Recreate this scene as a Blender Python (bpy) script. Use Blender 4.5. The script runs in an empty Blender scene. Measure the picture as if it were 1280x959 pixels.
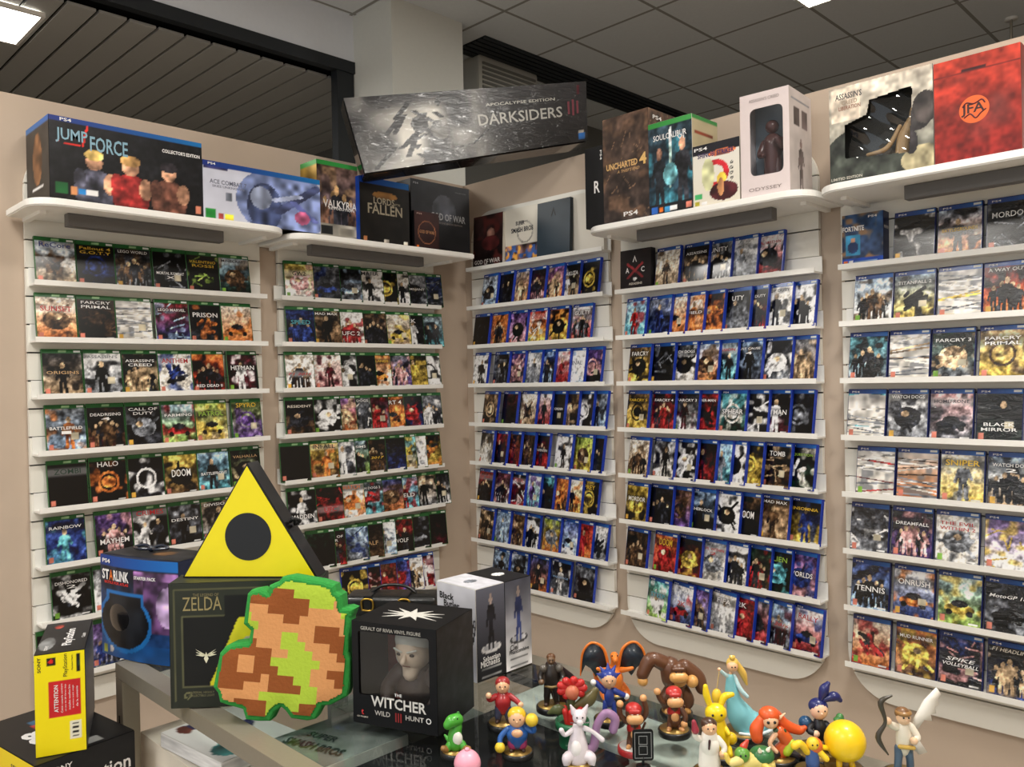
import bpy, bmesh, math, random
import numpy as np
from mathutils import Vector, Matrix, Euler
from mathutils.geometry import tessellate_polygon
SC = bpy.context.scene
COL = SC.collection
PI = math.pi
def rad(a): return math.radians(a)

# ------------------------------------------------------------------ colours
def lin(c):
    return tuple((x/255/12.92) if x/255 <= .04045 else ((x/255+.055)/1.055)**2.4 for x in c)
PAL = {'k':(14,14,17),'d':(44,46,54),'g':(112,116,124),'w':(232,230,228),'f':(214,205,190),'r':(176,32,34),'R':(205,40,30),
 'm':(82,20,34),'o':(222,112,36),'y':(222,182,52),'n':(98,70,44),'t':(186,150,106),'s':(134,168,206),'b':(34,56,128),
 'v':(96,62,140),'l':(140,176,60),'e':(28,58,42),'c':(70,160,176),'p':(206,138,136),'W':(190,186,182)}

# ------------------------------------------------------------------ materials
MATS = {}
def mat(name, rgb=(200,200,200), rough=.5, metal=0., coat=0., bump=0., bscale=40., var=0., emit=None, trans=0., ior=1.45, spec=.5):
    if name in MATS: return MATS[name]
    m = bpy.data.materials.new(name); m.use_nodes = True
    nt = m.node_tree; b = nt.nodes['Principled BSDF']
    b.inputs['Roughness'].default_value = rough; b.inputs['Metallic'].default_value = metal
    b.inputs['Coat Weight'].default_value = coat; b.inputs['Coat Roughness'].default_value = .06
    b.inputs['Transmission Weight'].default_value = trans; b.inputs['IOR'].default_value = ior
    b.inputs['Specular IOR Level'].default_value = spec
    base = lin(rgb)+(1,)
    b.inputs['Base Color'].default_value = base
    tc = nt.nodes.new('ShaderNodeTexCoord')
    ns = nt.nodes.new('ShaderNodeTexNoise'); ns.inputs['Scale'].default_value = bscale; ns.inputs['Detail'].default_value = 4
    nt.links.new(tc.outputs['Object'], ns.inputs['Vector'])
    v = var if var else .03
    mx = nt.nodes.new('ShaderNodeMix'); mx.data_type = 'RGBA'
    mx.inputs[6].default_value = tuple(c*(1-v) for c in base[:3])+(1,)
    mx.inputs[7].default_value = tuple(min(1, c*(1+v)) for c in base[:3])+(1,)
    nt.links.new(ns.outputs['Fac'], mx.inputs[0]); nt.links.new(mx.outputs[2], b.inputs['Base Color'])
    if bump:
        bp = nt.nodes.new('ShaderNodeBump'); bp.inputs['Strength'].default_value = bump; bp.inputs['Distance'].default_value = .004
        nt.links.new(ns.outputs['Fac'], bp.inputs['Height']); nt.links.new(bp.outputs['Normal'], b.inputs['Normal'])
    if emit is not None:
        b.inputs['Emission Color'].default_value = lin(rgb)+(1,); b.inputs['Emission Strength'].default_value = emit
    MATS[name] = m
    return m

def print_mat(name, rough=.35, coat=0., wrap=0.):
    """printed paper: the ink colours are the sheet's own colour attribute"""
    if name in MATS: return MATS[name]
    m = bpy.data.materials.new(name); m.use_nodes = True
    nt = m.node_tree; b = nt.nodes['Principled BSDF']
    at = nt.nodes.new('ShaderNodeVertexColor'); at.layer_name = 'ink'
    nt.links.new(at.outputs['Color'], b.inputs['Base Color'])
    b.inputs['Specular IOR Level'].default_value = .3; b.inputs['Roughness'].default_value = rough; b.inputs['Coat Weight'].default_value = coat; b.inputs['Coat Roughness'].default_value = .08
    if wrap:
        tc = nt.nodes.new('ShaderNodeTexCoord'); mp = nt.nodes.new('ShaderNodeMapping')
        mp.inputs['Scale'].default_value = (9, 9, 26); mp.inputs['Rotation'].default_value = (0, .35, 0)
        ns = nt.nodes.new('ShaderNodeTexNoise'); ns.inputs['Scale'].default_value = 1.6; ns.inputs['Detail'].default_value = 5; ns.inputs['Distortion'].default_value = 1.2
        bp = nt.nodes.new('ShaderNodeBump'); bp.inputs['Strength'].default_value = wrap; bp.inputs['Distance'].default_value = .02
        nt.links.new(tc.outputs['Object'], mp.inputs['Vector']); nt.links.new(mp.outputs['Vector'], ns.inputs['Vector'])
        nt.links.new(ns.outputs['Fac'], bp.inputs['Height'])
        nt.links.new(bp.outputs['Normal'], b.inputs['Coat Normal'])
    MATS[name] = m
    return m

def glass_mat(name, tint=(225,235,232), opacity=.12, rough=.03):
    if name in MATS: return MATS[name]
    m = bpy.data.materials.new(name); m.use_nodes = True
    nt = m.node_tree; nt.nodes.clear()
    out = nt.nodes.new('ShaderNodeOutputMaterial'); mx = nt.nodes.new('ShaderNodeMixShader')
    tr = nt.nodes.new('ShaderNodeBsdfTransparent'); gl = nt.nodes.new('ShaderNodeBsdfGlossy'); lw = nt.nodes.new('ShaderNodeLayerWeight'); pw = nt.nodes.new('ShaderNodeMath'); pw.operation = 'POWER'; pw.inputs[1].default_value = 5
    ad = nt.nodes.new('ShaderNodeMath'); ad.operation = 'MULTIPLY_ADD'; ad.use_clamp = True; ad.inputs[1].default_value = .8; ad.inputs[2].default_value = .035+opacity
    tr.inputs['Color'].default_value = lin(tint)+(1,); gl.inputs['Roughness'].default_value = rough
    nt.links.new(lw.outputs['Facing'], pw.inputs[0]); nt.links.new(pw.outputs[0], ad.inputs[0]); nt.links.new(ad.outputs[0], mx.inputs[0])
    nt.links.new(tr.outputs[0], mx.inputs[1]); nt.links.new(gl.outputs[0], mx.inputs[2]); nt.links.new(mx.outputs[0], out.inputs[0])
    MATS[name] = m
    return m

# ------------------------------------------------------------------ object helpers
def tag(o, label=None, cat=None, group=None, kind=None):
    if label: o['label'] = label
    if cat: o['category'] = cat
    if group: o['group'] = group
    if kind: o['kind'] = kind
    return o
def link(name, me, m=None, parent=None, loc=(0,0,0), rot=(0,0,0)):
    o = bpy.data.objects.new(name, me)
    COL.objects.link(o)
    if m is not None and me is not None and len(me.materials) == 0: me.materials.append(m)
    o.location = loc; o.rotation_euler = rot
    if parent is not None: o.parent = parent
    return o
def empty(name, label, cat, loc, rz=0, group=None):
    o = link(name, None, None, None, loc, (0,0,rz)); o.empty_display_size = .02
    return tag(o, label, cat, group)
def mesh(bm, smooth=False):
    me = bpy.data.meshes.new('m'); bm.to_mesh(me); bm.free()
    if smooth:
        for p in me.polygons: p.use_smooth = True
    return me
def box_bm(x0, y0, z0, x1, y1, z1, bev=0, seg=2):
    bm = bmesh.new()
    bmesh.ops.create_cube(bm, size=1)
    bmesh.ops.transform(bm, matrix=Matrix.Translation(((x0+x1)/2, (y0+y1)/2, (z0+z1)/2)) @ Matrix.Diagonal((abs(x1-x0), abs(y1-y0), abs(z1-z0), 1)), verts=bm.verts)
    if bev: bmesh.ops.bevel(bm, geom=bm.edges[:], offset=bev, segments=seg, profile=.6, affect='EDGES')
    return bm
def join(*bms):
    out = bmesh.new()
    for b in bms:
        me = bpy.data.meshes.new('t'); b.to_mesh(me); b.free(); out.from_mesh(me); bpy.data.meshes.remove(me)
    return out
def box(name, dims, m, parent=None, bev=0, loc=(0,0,0), rot=(0,0,0), seg=2):
    return link(name, mesh(box_bm(*dims, bev, seg)), m, parent, loc, rot)
def prism_bm(pts, t, axis='y', t0=0.):
    """polygon in (u, w) extruded along an axis from t0 to t0+t"""
    bm = bmesh.new()
    def P(u, w, s): return (u, s, w) if axis == 'y' else ((s, u, w) if axis == 'x' else (u, w, s))
    a = [bm.verts.new(P(u, w, t0)) for u, w in pts]; b = [bm.verts.new(P(u, w, t0+t)) for u, w in pts]
    n = len(pts)
    f1 = bm.faces.new(a); f2 = bm.faces.new(b[::-1])
    for i in range(n): bm.faces.new((a[i], b[i], b[(i+1) % n], a[(i+1) % n]))
    bmesh.ops.recalc_face_normals(bm, faces=bm.faces)
    if n > 4: bmesh.ops.triangulate(bm, faces=[f for f in bm.faces if len(f.verts) > 4])
    return bm
def rrect(u0, w0, u1, w1, r, n=6, corners='1111'):
    pts = []
    for (cu, cw, a0, on) in ((u1-r, w0+r, -90, corners[0]), (u1-r, w1-r, 0, corners[1]), (u0+r, w1-r, 90, corners[2]), (u0+r, w0+r, 180, corners[3])):
        if on == '1':
            for i in range(n+1):
                a = rad(a0+90*i/n); pts.append((cu+r*math.cos(a), cw+r*math.sin(a)))
        else:
            pts.append((cu+r*(1 if a0 in (-90, 0) else -1), cw+r*(1 if a0 in (0, 90) else -1)))
    return pts
def clip_z(pts, lo, hi):
    def cut(ps, z, keep_above):
        out = []
        for i in range(len(ps)):
            a, b = ps[i], ps[(i+1) % len(ps)]
            ia, ib = (a[1] >= z) == keep_above or a[1] == z, (b[1] >= z) == keep_above or b[1] == z
            if ia: out.append(a)
            if ia != ib:
                t = (z-a[1])/(b[1]-a[1]); out.append((a[0]+t*(b[0]-a[0]), z))
        return out
    return cut(cut(pts, lo, True), hi, False)
def smooth_path(pts, rs, k=5):
    P = [Vector(p) for p in pts]; n = len(P)
    if n == 2: k = 6
    out = []
    for i in range(n-1):
        p0 = P[max(i-1, 0)]; p1 = P[i]; p2 = P[i+1]; p3 = P[min(i+2, n-1)]
        for j in range(k):
            t = j/k
            q = .5*((2*p1)+(-p0+p2)*t+(2*p0-5*p1+4*p2-p3)*t*t+(-p0+3*p1-3*p2+p3)*t**3)
            s = t*t*(3-2*t); out.append((q, rs[i]*(1-s)+rs[i+1]*s))
    out.append((P[-1], rs[-1])); return out
def limb_bm(pts, rs, seg=12, cap=True, flat=1.0):
    """tapered, round-ended tube along a smooth path"""
    if not isinstance(rs, (list, tuple)): rs = [rs]*len(pts)
    path = smooth_path(pts, rs)
    rings = []
    d0 = (path[1][0]-path[0][0]).normalized(); d1 = (path[-1][0]-path[-2][0]).normalized()
    if cap:
        pre = [(path[0][0]-d0*path[0][1]*math.sin(a), max(path[0][1]*math.cos(a), 1e-5)) for a in (rad(86), rad(60), rad(30))]
        post = [(path[-1][0]+d1*path[-1][1]*math.sin(a), max(path[-1][1]*math.cos(a), 1e-5)) for a in (rad(30), rad(60), rad(86))]
        path = pre+path+post
    bm = bmesh.new(); up = Vector((0, 1, 0)) if abs(d0.y) < .9 else Vector((1, 0, 0))
    for i, (p, r) in enumerate(path):
        d = (path[min(i+1, len(path)-1)][0]-path[max(i-1, 0)][0])
        d = d.normalized() if d.length > 1e-9 else d0
        a = d.cross(up); a = a.normalized() if a.length > 1e-4 else Vector((1, 0, 0))
        b = d.cross(a).normalized()
        rings.append([bm.verts.new(p+(a*math.cos(2*PI*j/seg)+b*math.sin(2*PI*j/seg)*flat)*r) for j in range(seg)])
    for r0, r1 in zip(rings, rings[1:]):
        for j in range(seg): bm.faces.new((r0[j], r0[(j+1) % seg], r1[(j+1) % seg], r1[j]))
    bm.faces.new(rings[0][::-1]); bm.faces.new(rings[-1])
    bmesh.ops.recalc_face_normals(bm, faces=bm.faces)
    return bm
def ball_bm(c, r, sx=1, sy=1, sz=1, u=16, v=12):
    bm = bmesh.new(); bmesh.ops.create_uvsphere(bm, u_segments=u, v_segments=v, radius=r)
    bmesh.ops.transform(bm, matrix=Matrix.Translation(c) @ Matrix.Diagonal((sx, sy, sz, 1)), verts=bm.verts)
    return bm
def lathe_bm(prof, seg=28, c=(0,0,0)):
    bm = bmesh.new(); rings = []
    for r, z in prof: rings.append([bm.verts.new((c[0]+max(r, 1e-5)*math.cos(2*PI*j/seg), c[1]+max(r, 1e-5)*math.sin(2*PI*j/seg), c[2]+z)) for j in range(seg)])
    for r0, r1 in zip(rings, rings[1:]):
        for j in range(seg): bm.faces.new((r0[j], r0[(j+1) % seg], r1[(j+1) % seg], r1[j]))
    bm.faces.new(rings[0][::-1]); bm.faces.new(rings[-1]); bmesh.ops.recalc_face_normals(bm, faces=bm.faces)
    return bm
def obj(name, bm, m, parent=None, smooth=True): return link(name, mesh(bm, smooth), m, parent)

# ------------------------------------------------------------------ lettering
TXT = {}
def text_mesh(s, w, h, shear=0., bold=0., key=''):
    """mesh letters facing -Y, centred on the origin, fitted into w x h (h fixed, width at most w)"""
    k = (s, round(w, 4), round(h, 4), shear, bold, key)
    if k in TXT: return TXT[k]
    cu = bpy.data.curves.new('t', 'FONT'); cu.body = s; cu.size = 1; cu.shear = shear; cu.offset = bold; cu.fill_mode = 'FRONT'; cu.resolution_u = 2
    o = bpy.data.objects.new('t', cu); COL.objects.link(o)
    dg = bpy.context.evaluated_depsgraph_get()
    me = bpy.data.meshes.new_from_object(o.evaluated_get(dg))
    bpy.data.objects.remove(o); bpy.data.curves.remove(cu)
    n = len(me.vertices)
    if n == 0: TXT[k] = None; return None
    co = np.empty(n*3, dtype=np.float32); me.vertices.foreach_get('co', co); co = co.reshape(-1, 3)
    mn, mx = co.min(0), co.max(0); W, H = mx[0]-mn[0], mx[1]-mn[1]
    sx = w/W; sy = h/H
    out = np.zeros_like(co); out[:, 0] = (co[:, 0]-(mn[0]+mx[0])/2)*sx; out[:, 2] = (co[:, 1]-(mn[1]+mx[1])/2)*sy
    me.vertices.foreach_set('co', out.reshape(-1)); me.materials.clear(); me.update()
    TXT[k] = me
    return me
INK = {}
def ink(c):
    if c not in INK: INK[c] = mat('ink_'+c, PAL[c], .45)
    return INK[c]
def put_text(s, x, y, z, w, h, col, parent, name='title_lettering', rot=(0,0,0), shear=0., bold=.015):
    me = text_mesh(s, w, h, shear, bold, col if isinstance(col, str) else str(col))
    if me is None: return
    if len(me.materials) == 0: me.materials.append(ink(col) if isinstance(col, str) else mat('ink_%d_%d_%d' % col, col, .45))
    return link(name, me, None, parent, (x, y, z), rot)

# ------------------------------------------------------------------ printing: a small raster held in a mesh's colour attribute
RNG = np.random.RandomState(5)
def vnoise(h, w, cells, rng):
    ch = max(2, int(cells)); cw = max(2, int(cells*w/h))
    g = rng.rand(ch+1, cw+1)
    yy = np.linspace(0, ch-.001, h); xx = np.linspace(0, cw-.001, w)
    yi = yy.astype(int); xi = xx.astype(int); fy = (yy-yi)[:, None]; fx = (xx-xi)[None, :]
    fy = fy*fy*(3-2*fy); fx = fx*fx*(3-2*fx)
    a = g[yi][:, xi]; b = g[yi][:, xi+1]; c = g[yi+1][:, xi]; d = g[yi+1][:, xi+1]
    return (a*(1-fx)+b*fx)*(1-fy)+(c*(1-fx)+d*fx)*fy
class Art:
    """u,v in 0..1 (v up)"""
    def __init__(s, w, h, seed=0):
        s.w, s.h = w, h; s.a = np.zeros((h, w, 3)); s.rng = np.random.RandomState(seed)
        s.V, s.U = np.meshgrid(np.linspace(0, 1, h), np.linspace(0, 1, w), indexing='ij')
    def c(s, col): return np.array(PAL[col] if isinstance(col, str) else col, float)
    def grad(s, top, bot, pw=1.):
        t = (s.V**pw)[..., None]; s.a[:] = s.c(top)*t+s.c(bot)*(1-t)
    def clutter(s, amt=.5, cells=6, tint=None):
        n = vnoise(s.h, s.w, cells, s.rng)*.55+vnoise(s.h, s.w, cells*2.3, s.rng)*.45
        m = (n-.5)*2*amt
        s.a = np.clip(s.a*(1+m[..., None])+20*m[..., None], 0, 255)
        if tint is not None:
            k = np.clip((vnoise(s.h, s.w, cells*1.4, s.rng)-.58)*5, 0, 1)[..., None]*.75
            s.a = s.a*(1-k)+s.c(tint)*k
    def put(s, mask, col, shade=.35):
        c = s.c(col); n = vnoise(s.h, s.w, 9, s.rng)[..., None]
        cc = np.clip(c*(1-shade+2*shade*n), 0, 255); mask = mask.astype(float)[..., None]
        s.a = s.a*(1-mask)+cc*mask
    def ell(s, u, v, ru, rv): return ((s.U-u)/ru)**2+((s.V-v)/rv)**2 < 1
    def rect(s, u0, v0, u1, v1): return (s.U >= u0)&(s.U <= u1)&(s.V >= v0)&(s.V <= v1)
    def line(s, u0, v0, u1, v1, t):
        du, dv = u1-u0, v1-v0; L = du*du+dv*dv+1e-9
        k = np.clip(((s.U-u0)*du+(s.V-v0)*dv)/L, 0, 1)
        return ((s.U-u0-k*du)**2+((s.V-v0-k*dv)*1.2)**2) < t*t
    def person(s, u, v, h, col, hc='t'):
        """a plain standing figure, feet at (u, v)"""
        m = s.ell(u, v+h*.60, h*.17, h*.2) | s.line(u-h*.05, v+h*.5, u-h*.1, v, h*.065) | s.line(u+h*.05, v+h*.5, u+h*.12, v, h*.065)
        m |= s.line(u-h*.14, v+h*.72, u-h*.24, v+h*.42, h*.05) | s.line(u+h*.14, v+h*.72, u+h*.25, v+h*.5, h*.05)
        s.put(m, col, .5); s.put(s.ell(u, v+h*.87, h*.09, h*.1), hc, .3)
    def head(s, u, v, r, col, body):
        s.put(s.ell(u, v-r*2.1, r*2.1, r*1.5), body, .5); s.put(s.ell(u, v, r, r*1.2), col, .45); s.put(s.ell(u, v+r*.75, r*.95, r*.55), 'k', .3)
def figure(A, kind, fc):
    r = A.rng; j = lambda a: (r.rand()-.5)*2*a
    if kind == 'p': A.person(.5+j(.1), .06, .72+j(.06), fc, 't' if fc != 't' else 'd')
    elif kind == 'g':
        for u, s_ in ((.2, .5), (.78, .5), (.36, .58), (.64, .56), (.5, .66)): A.person(u+j(.04), .06, s_, 'd' if r.rand() < .35 else fc, 't')
    elif kind == 't':
        A.person(.32+j(.04), .06, .6, fc); A.person(.68+j(.04), .06, .64, 'd' if fc != 'd' else 'g')
    elif kind == 'h': A.head(.5, .55, .16, 't', fc)
    elif kind == 'o':
        A.put(A.ell(.5, .45, .2, .13), fc, .7)
    elif kind == 'c':
        A.put(A.ell(.5, .3, .36, .1), fc, .6); A.put(A.ell(.5, .4, .2, .07), 'd', .4); A.put(A.ell(.26, .22, .08, .06), 'k', .1); A.put(A.ell(.74, .22, .08, .06), 'k', .1)
    elif kind == 's':
        A.put(A.line(.15, .35, .85, .6, .07), fc, .5); A.put(A.line(.5, .5, .4, .15, .05), fc, .5); A.put(A.line(.5, .5, .7, .8, .05), fc, .5)
    elif kind == 'b':
        A.put(A.ell(.5, .42, .34, .22), fc, .6)
        for i in range(5): A.put(A.line(.5+j(.15), .42, .5+j(.45), .42+j(.35), .04), fc, .6)
        A.put(A.ell(.45+j(.1), .5, .1, .06), 't', .6)
    elif kind == 'm':
        for i in range(9): A.put(A.line(.5+j(.25), .2+r.rand()*.4, .5+j(.35), .2+r.rand()*.5, .05), fc if i % 3 else 'd', .6)
    elif kind == 'x':
        for i in range(8):
            u, v = r.rand(), r.rand()*.8; A.put(A.line(u, v, u+j(.5), v+j(.25), .018), fc, .4)
    elif kind == 'n' or kind == 'r': pass
T_CASE = .0145; CW = .1335; CH = .171
def case_art(spec, seed, platform, big=False):
    f = spec.split(';'); bg, fg, title, tp, desc = f
    w, h = (52, 64) if big else (36, 46)
    A = Art(w, h, seed)
    if bg[0] == 'W' or bg[1] == 'W':
        A.grad('W', bg[0] if bg[0] != 'W' else 'f'); A.clutter(.3, 5, 'g')
        for i in range(14):
            v = A.rng.rand(); A.put(A.line(0, v, 1, v+A.rng.rand()*.3-.15, .012+.012*A.rng.rand()), ['f', 'g', 'W', fg[1]][i % 4], .5)  # glare streaks of the crinkled wrapping, painted into the cover colour
    else:
        A.grad(bg[0], bg[1])
        A.clutter(.65 if bg[0] not in 'wf' else .18, 5, fg[1] if fg[0] != 'n' else None)
        figure(A, fg[0], fg[1])
        if fg[0] == 'r' or (fg[0] == 'o'):
            d = ((A.U-.5)/.3)**2+((A.V-.45)/.24)**2; A.put((d < 1)&(d > .62), fg[1], .2)
        A.clutter(.4, 13); A.clutter(.25, 20)
    g_ = A.a.mean(-1, keepdims=True); A.a = np.clip(((g_+(A.a-g_)*.58)-104)*1.35+90, 4, 242)
    if title:
        z0 = (.012+(CH-.04)*(int(tp[0])/9.))/CH; k = np.clip(1.15-np.abs(A.V-z0+(.03 if len(title) > 11 else 0))/(.13 if len(title) > 11 else .1), 0, .62)[..., None]
        A.a = A.a*(1-k)+k*(A.a*.25+8) if tp[1] in 'wysflcpot' else A.a*(1-k)+k*(A.a*.3+165)
    # rating mark bottom left, small print bottom right
    A.put(A.rect(.04, .03, .17, .15), (205, 120, 100) if seed % 3 else ((120, 170, 60) if seed % 2 else (220, 170, 70)), .15)
    if seed % 2: A.put(A.rect(.72, .03, .93, .06), 'w', .3)
    if seed % 5 == 1: A.put(A.rect(.62, .24, .82, .38), (196, 186, 160), .2)
    # platform strip along the top
    if platform == 'blue':
        m = A.V > .915; k = A.U[..., None]
        cc = np.array((22, 44, 110))*(1-k)+np.array((20, 96, 176))*k; A.a = np.where(m[..., None], cc, A.a)
    else:
        m = A.V > .925; A.a = np.where(m[..., None], np.array((30, 92, 42)), A.a)
        A.put(A.rect(.42, .94, .6, .985), (150, 190, 140), .1)
    return A
def sheet(name, A, w, h, m, parent, loc=(0,0,0), rot=(0,0,0), bend=None):
    """printed sheet in the XZ plane (facing -Y), lower left corner at the origin"""
    nx, nz = A.w, A.h
    X, Z = np.meshgrid(np.linspace(0, w, nx), np.linspace(0, h, nz))
    Y = np.zeros_like(X) if bend is None else bend(X/w, Z/h)
    co = np.stack([X, Y, Z], -1).reshape(-1, 3).astype(np.float32)
    i = np.arange(nx*nz).reshape(nz, nx)
    q = np.stack([i[:-1, :-1], i[:-1, 1:], i[1:, 1:], i[1:, :-1]], -1).reshape(-1, 4)
    me = bpy.data.meshes.new(name); me.vertices.add(len(co)); me.vertices.foreach_set('co', co.reshape(-1))
    me.loops.add(q.size); me.loops.foreach_set('vertex_index', q.reshape(-1).astype(np.int32))
    me.polygons.add(len(q)); me.polygons.foreach_set('loop_start', np.arange(0, q.size, 4, dtype=np.int32))
    me.polygons.foreach_set('loop_total', np.full(len(q), 4, dtype=np.int32)); me.update(calc_edges=True)
    s = A.a/255.; L = np.where(s <= .04045, s/12.92, ((s+.055)/1.055)**2.4)
    ca = me.color_attributes.new('ink', 'FLOAT_COLOR', 'POINT')
    rgba = np.concatenate([L.reshape(-1, 3), np.ones((nx*nz, 1))], 1).astype(np.float32)
    ca.data.foreach_set('color', rgba.reshape(-1))
    return link(name, me, m, parent, loc, rot)

# ------------------------------------------------------------------ shared materials
M_wall = mat('beige_paint', (190,172,154), .85, var=.05, bscale=6, bump=.05)
M_panel = mat('ivory_laminate', (230,227,217), .45, var=.02, bscale=3)
M_groove = mat('groove_dark_lining', (40,38,36), .9)  # dark backing seen through the panel grooves
M_shelf = mat('white_shelf_board', (238,236,230), .4, var=.02)
M_rail = mat('white_powdercoat', (236,234,228), .35)
M_bar = mat('grey_light_bar', (98,96,94), .5)
M_blue = mat('blue_case_plastic', (26,54,158), .22, coat=.3)
M_navy = mat('navy_case_plastic', (20,28,84), .22, coat=.3)
M_green = mat('green_case_plastic', (38,92,44), .25, coat=.3)
M_print = print_mat('printed_sleeve', .3, .25)
M_wrap = print_mat('printed_sleeve_in_film', .22, 1., .8)
M_box = print_mat('printed_carton', .42, 0)
M_boxfilm = print_mat('printed_carton_in_film', .3, .8, .3)
M_sticker = mat('white_sticker', (214,218,214), .5)
M_black = mat('black_carton', (14,14,16), .45, spec=.3)
M_steel = mat('brushed_steel', (150,143,128), .42, metal=.45, bump=.08, bscale=120)
M_card = mat('white_carton', (226,224,218), .6)

# ------------------------------------------------------------------ room
H_CEIL = 3.662
def S(name, dims, m, bev=0): return tag(box(name, dims, m, None, bev), kind='structure')
S('floor', (-8, -7, -.1, 8, 6, 0), mat('grey_floor_tiles', (176,168,156), .5, var=.15, bscale=8))
# partition walls forming the inside corner
S('wall_left', (-.12, -6.2, 0, 0, .12, 2.641), M_wall)
S('wall_back', (0, 0, 0, 6.0, .12, 2.641), M_wall)
S('wall_right', (6.0, -6.2, 0, 6.12, 6, H_CEIL), M_wall)
S('wall_front', (-8, -6.32, 0, -.5, -6.2, H_CEIL), M_wall)   # rest of this side left open to let added fill light in
M_far = mat('far_grey_wall', (112,112,108), .9, var=.04)
S('wall_far', (-8, 4.4, 0, 6.12, 4.52, H_CEIL), M_far)
# tiled ceiling: mineral tiles with thin grid
def ceiling_mat():
    m = bpy.data.materials.new('mineral_ceiling_tiles'); m.use_nodes = True
    nt = m.node_tree; b = nt.nodes['Principled BSDF']; b.inputs['Roughness'].default_value = .9
    tc = nt.nodes.new('ShaderNodeTexCoord'); sp = nt.nodes.new('ShaderNodeSeparateXYZ'); nt.links.new(tc.outputs['Object'], sp.inputs[0])
    masks = []
    for ax, off in (('X', .0268), ('Y', .3103)):
        a = nt.nodes.new('ShaderNodeMath'); a.operation = 'SUBTRACT'; nt.links.new(sp.outputs[ax], a.inputs[0]); a.inputs[1].default_value = off-.3
        w = nt.nodes.new('ShaderNodeMath'); w.operation = 'FLOORED_MODULO'; nt.links.new(a.outputs[0], w.inputs[0]); w.inputs[1].default_value = .6
        s = nt.nodes.new('ShaderNodeMath'); s.operation = 'SUBTRACT'; nt.links.new(w.outputs[0], s.inputs[0]); s.inputs[1].default_value = .3
        ab = nt.nodes.new('ShaderNodeMath'); ab.operation = 'ABSOLUTE'; nt.links.new(s.outputs[0], ab.inputs[0])
        lt = nt.nodes.new('ShaderNodeMath'); lt.operation = 'LESS_THAN'; nt.links.new(ab.outputs[0], lt.inputs[0]); lt.inputs[1].default_value = .010
        masks.append(lt)
    mx = nt.nodes.new('ShaderNodeMath'); mx.operation = 'MAXIMUM'; nt.links.new(masks[0].outputs[0], mx.inputs[0]); nt.links.new(masks[1].outputs[0], mx.inputs[1])
    ns = nt.nodes.new('ShaderNodeTexNoise'); ns.inputs['Scale'].default_value = 60; nt.links.new(tc.outputs['Object'], ns.inputs['Vector'])
    c1 = nt.nodes.new('ShaderNodeMix'); c1.data_type = 'RGBA'; c1.inputs[6].default_value = lin((218,221,222))+(1,); c1.inputs[7].default_value = lin((226,229,230))+(1,)
    nt.links.new(ns.outputs['Fac'], c1.inputs[0])
    c2 = nt.nodes.new('ShaderNodeMix'); c2.data_type = 'RGBA'; c2.inputs[7].default_value = lin((150,148,142))+(1,)
    nt.links.new(mx.outputs[0], c2.inputs[0]); nt.links.new(c1.outputs[2], c2.inputs[6]); nt.links.new(c2.outputs[2], b.inputs['Base Color'])
    return m
S('ceiling', (-1.05, -6.2, H_CEIL, 6.12, 4.52, H_CEIL+.08), ceiling_mat())
# bulkhead and the dark framed opening with the slatted ceiling behind it
S('trim_1', (-.72, -6.2, 3.40, -.60, -.27, H_CEIL), mat('bulkhead_paint', (222,226,232), .8))
M_dark = mat('anthracite_metal', (30,34,38), .45)
S('trim_2', (-.64, -6.2, 3.335, -.59, -.27, 3.40), M_dark)
S('trim_3', (-.66, -.385, 0, -.60, -.275, 3.40), M_dark)
S('wall_column', (-.68, -.27, 0, -.25, .24, H_CEIL), mat('column_paint', (214,214,206), .8))
bm = bmesh.new(); y = -6.1; parts = []
while y < .4:
    parts.append(box_bm(-8, y, 3.335, -.74, y+.124, 3.35, .002, 1)); y += .137
tag(obj('ceiling_slats', join(*parts), mat('grey_metal_slats', (168,168,164), .5), None, False), kind='structure')
S('ceiling_void', (-8, -6.2, 3.40, -.74, .5, 3.44), mat('black_void', (10,10,12), .9))
S('trim_4', (-1.12, .24, 0, -1.0, 4.5, H_CEIL), M_far)
S('trim_5', (-8, .44, 0, -.72, .5, 3.44), M_far)
S('wall_outer', (-8.1, -6.2, 0, -8, 4.5, 3.4), M_far)

def ceiling_lamp(x, y, z, s, power, label, rot=0, half=.297):
    r = empty('ceiling_light_panel', label, 'ceiling light', (x, y, z), rot, 'square ceiling light panels')
    fr = [box_bm(-half, -half, 0, half, -half+.015, .02), box_bm(-half, half-.015, 0, half, half, .02), box_bm(-half, -half+.015, 0, -half+.015, half-.015, .02), box_bm(half-.015, -half+.015, 0, half, half-.015, .02)]
    obj('frame', join(*fr), M_rail, r, False)
    box('diffuser', (-half+.015, -half+.015, .004, half-.015, half-.015, .018), mat('lamp_diffuser_%d' % s, (255,250,240), .5, emit=s), r)
    if power:
        l = bpy.data.lights.new('panel_light', 'AREA'); l.shape = 'SQUARE'; l.size = .56; l.energy = power; l.color = (1, .955, .89)
        o = bpy.data.objects.new('panel_light', l); COL.objects.link(o); o.location = (x, y, z-.01)
    return r

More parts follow.
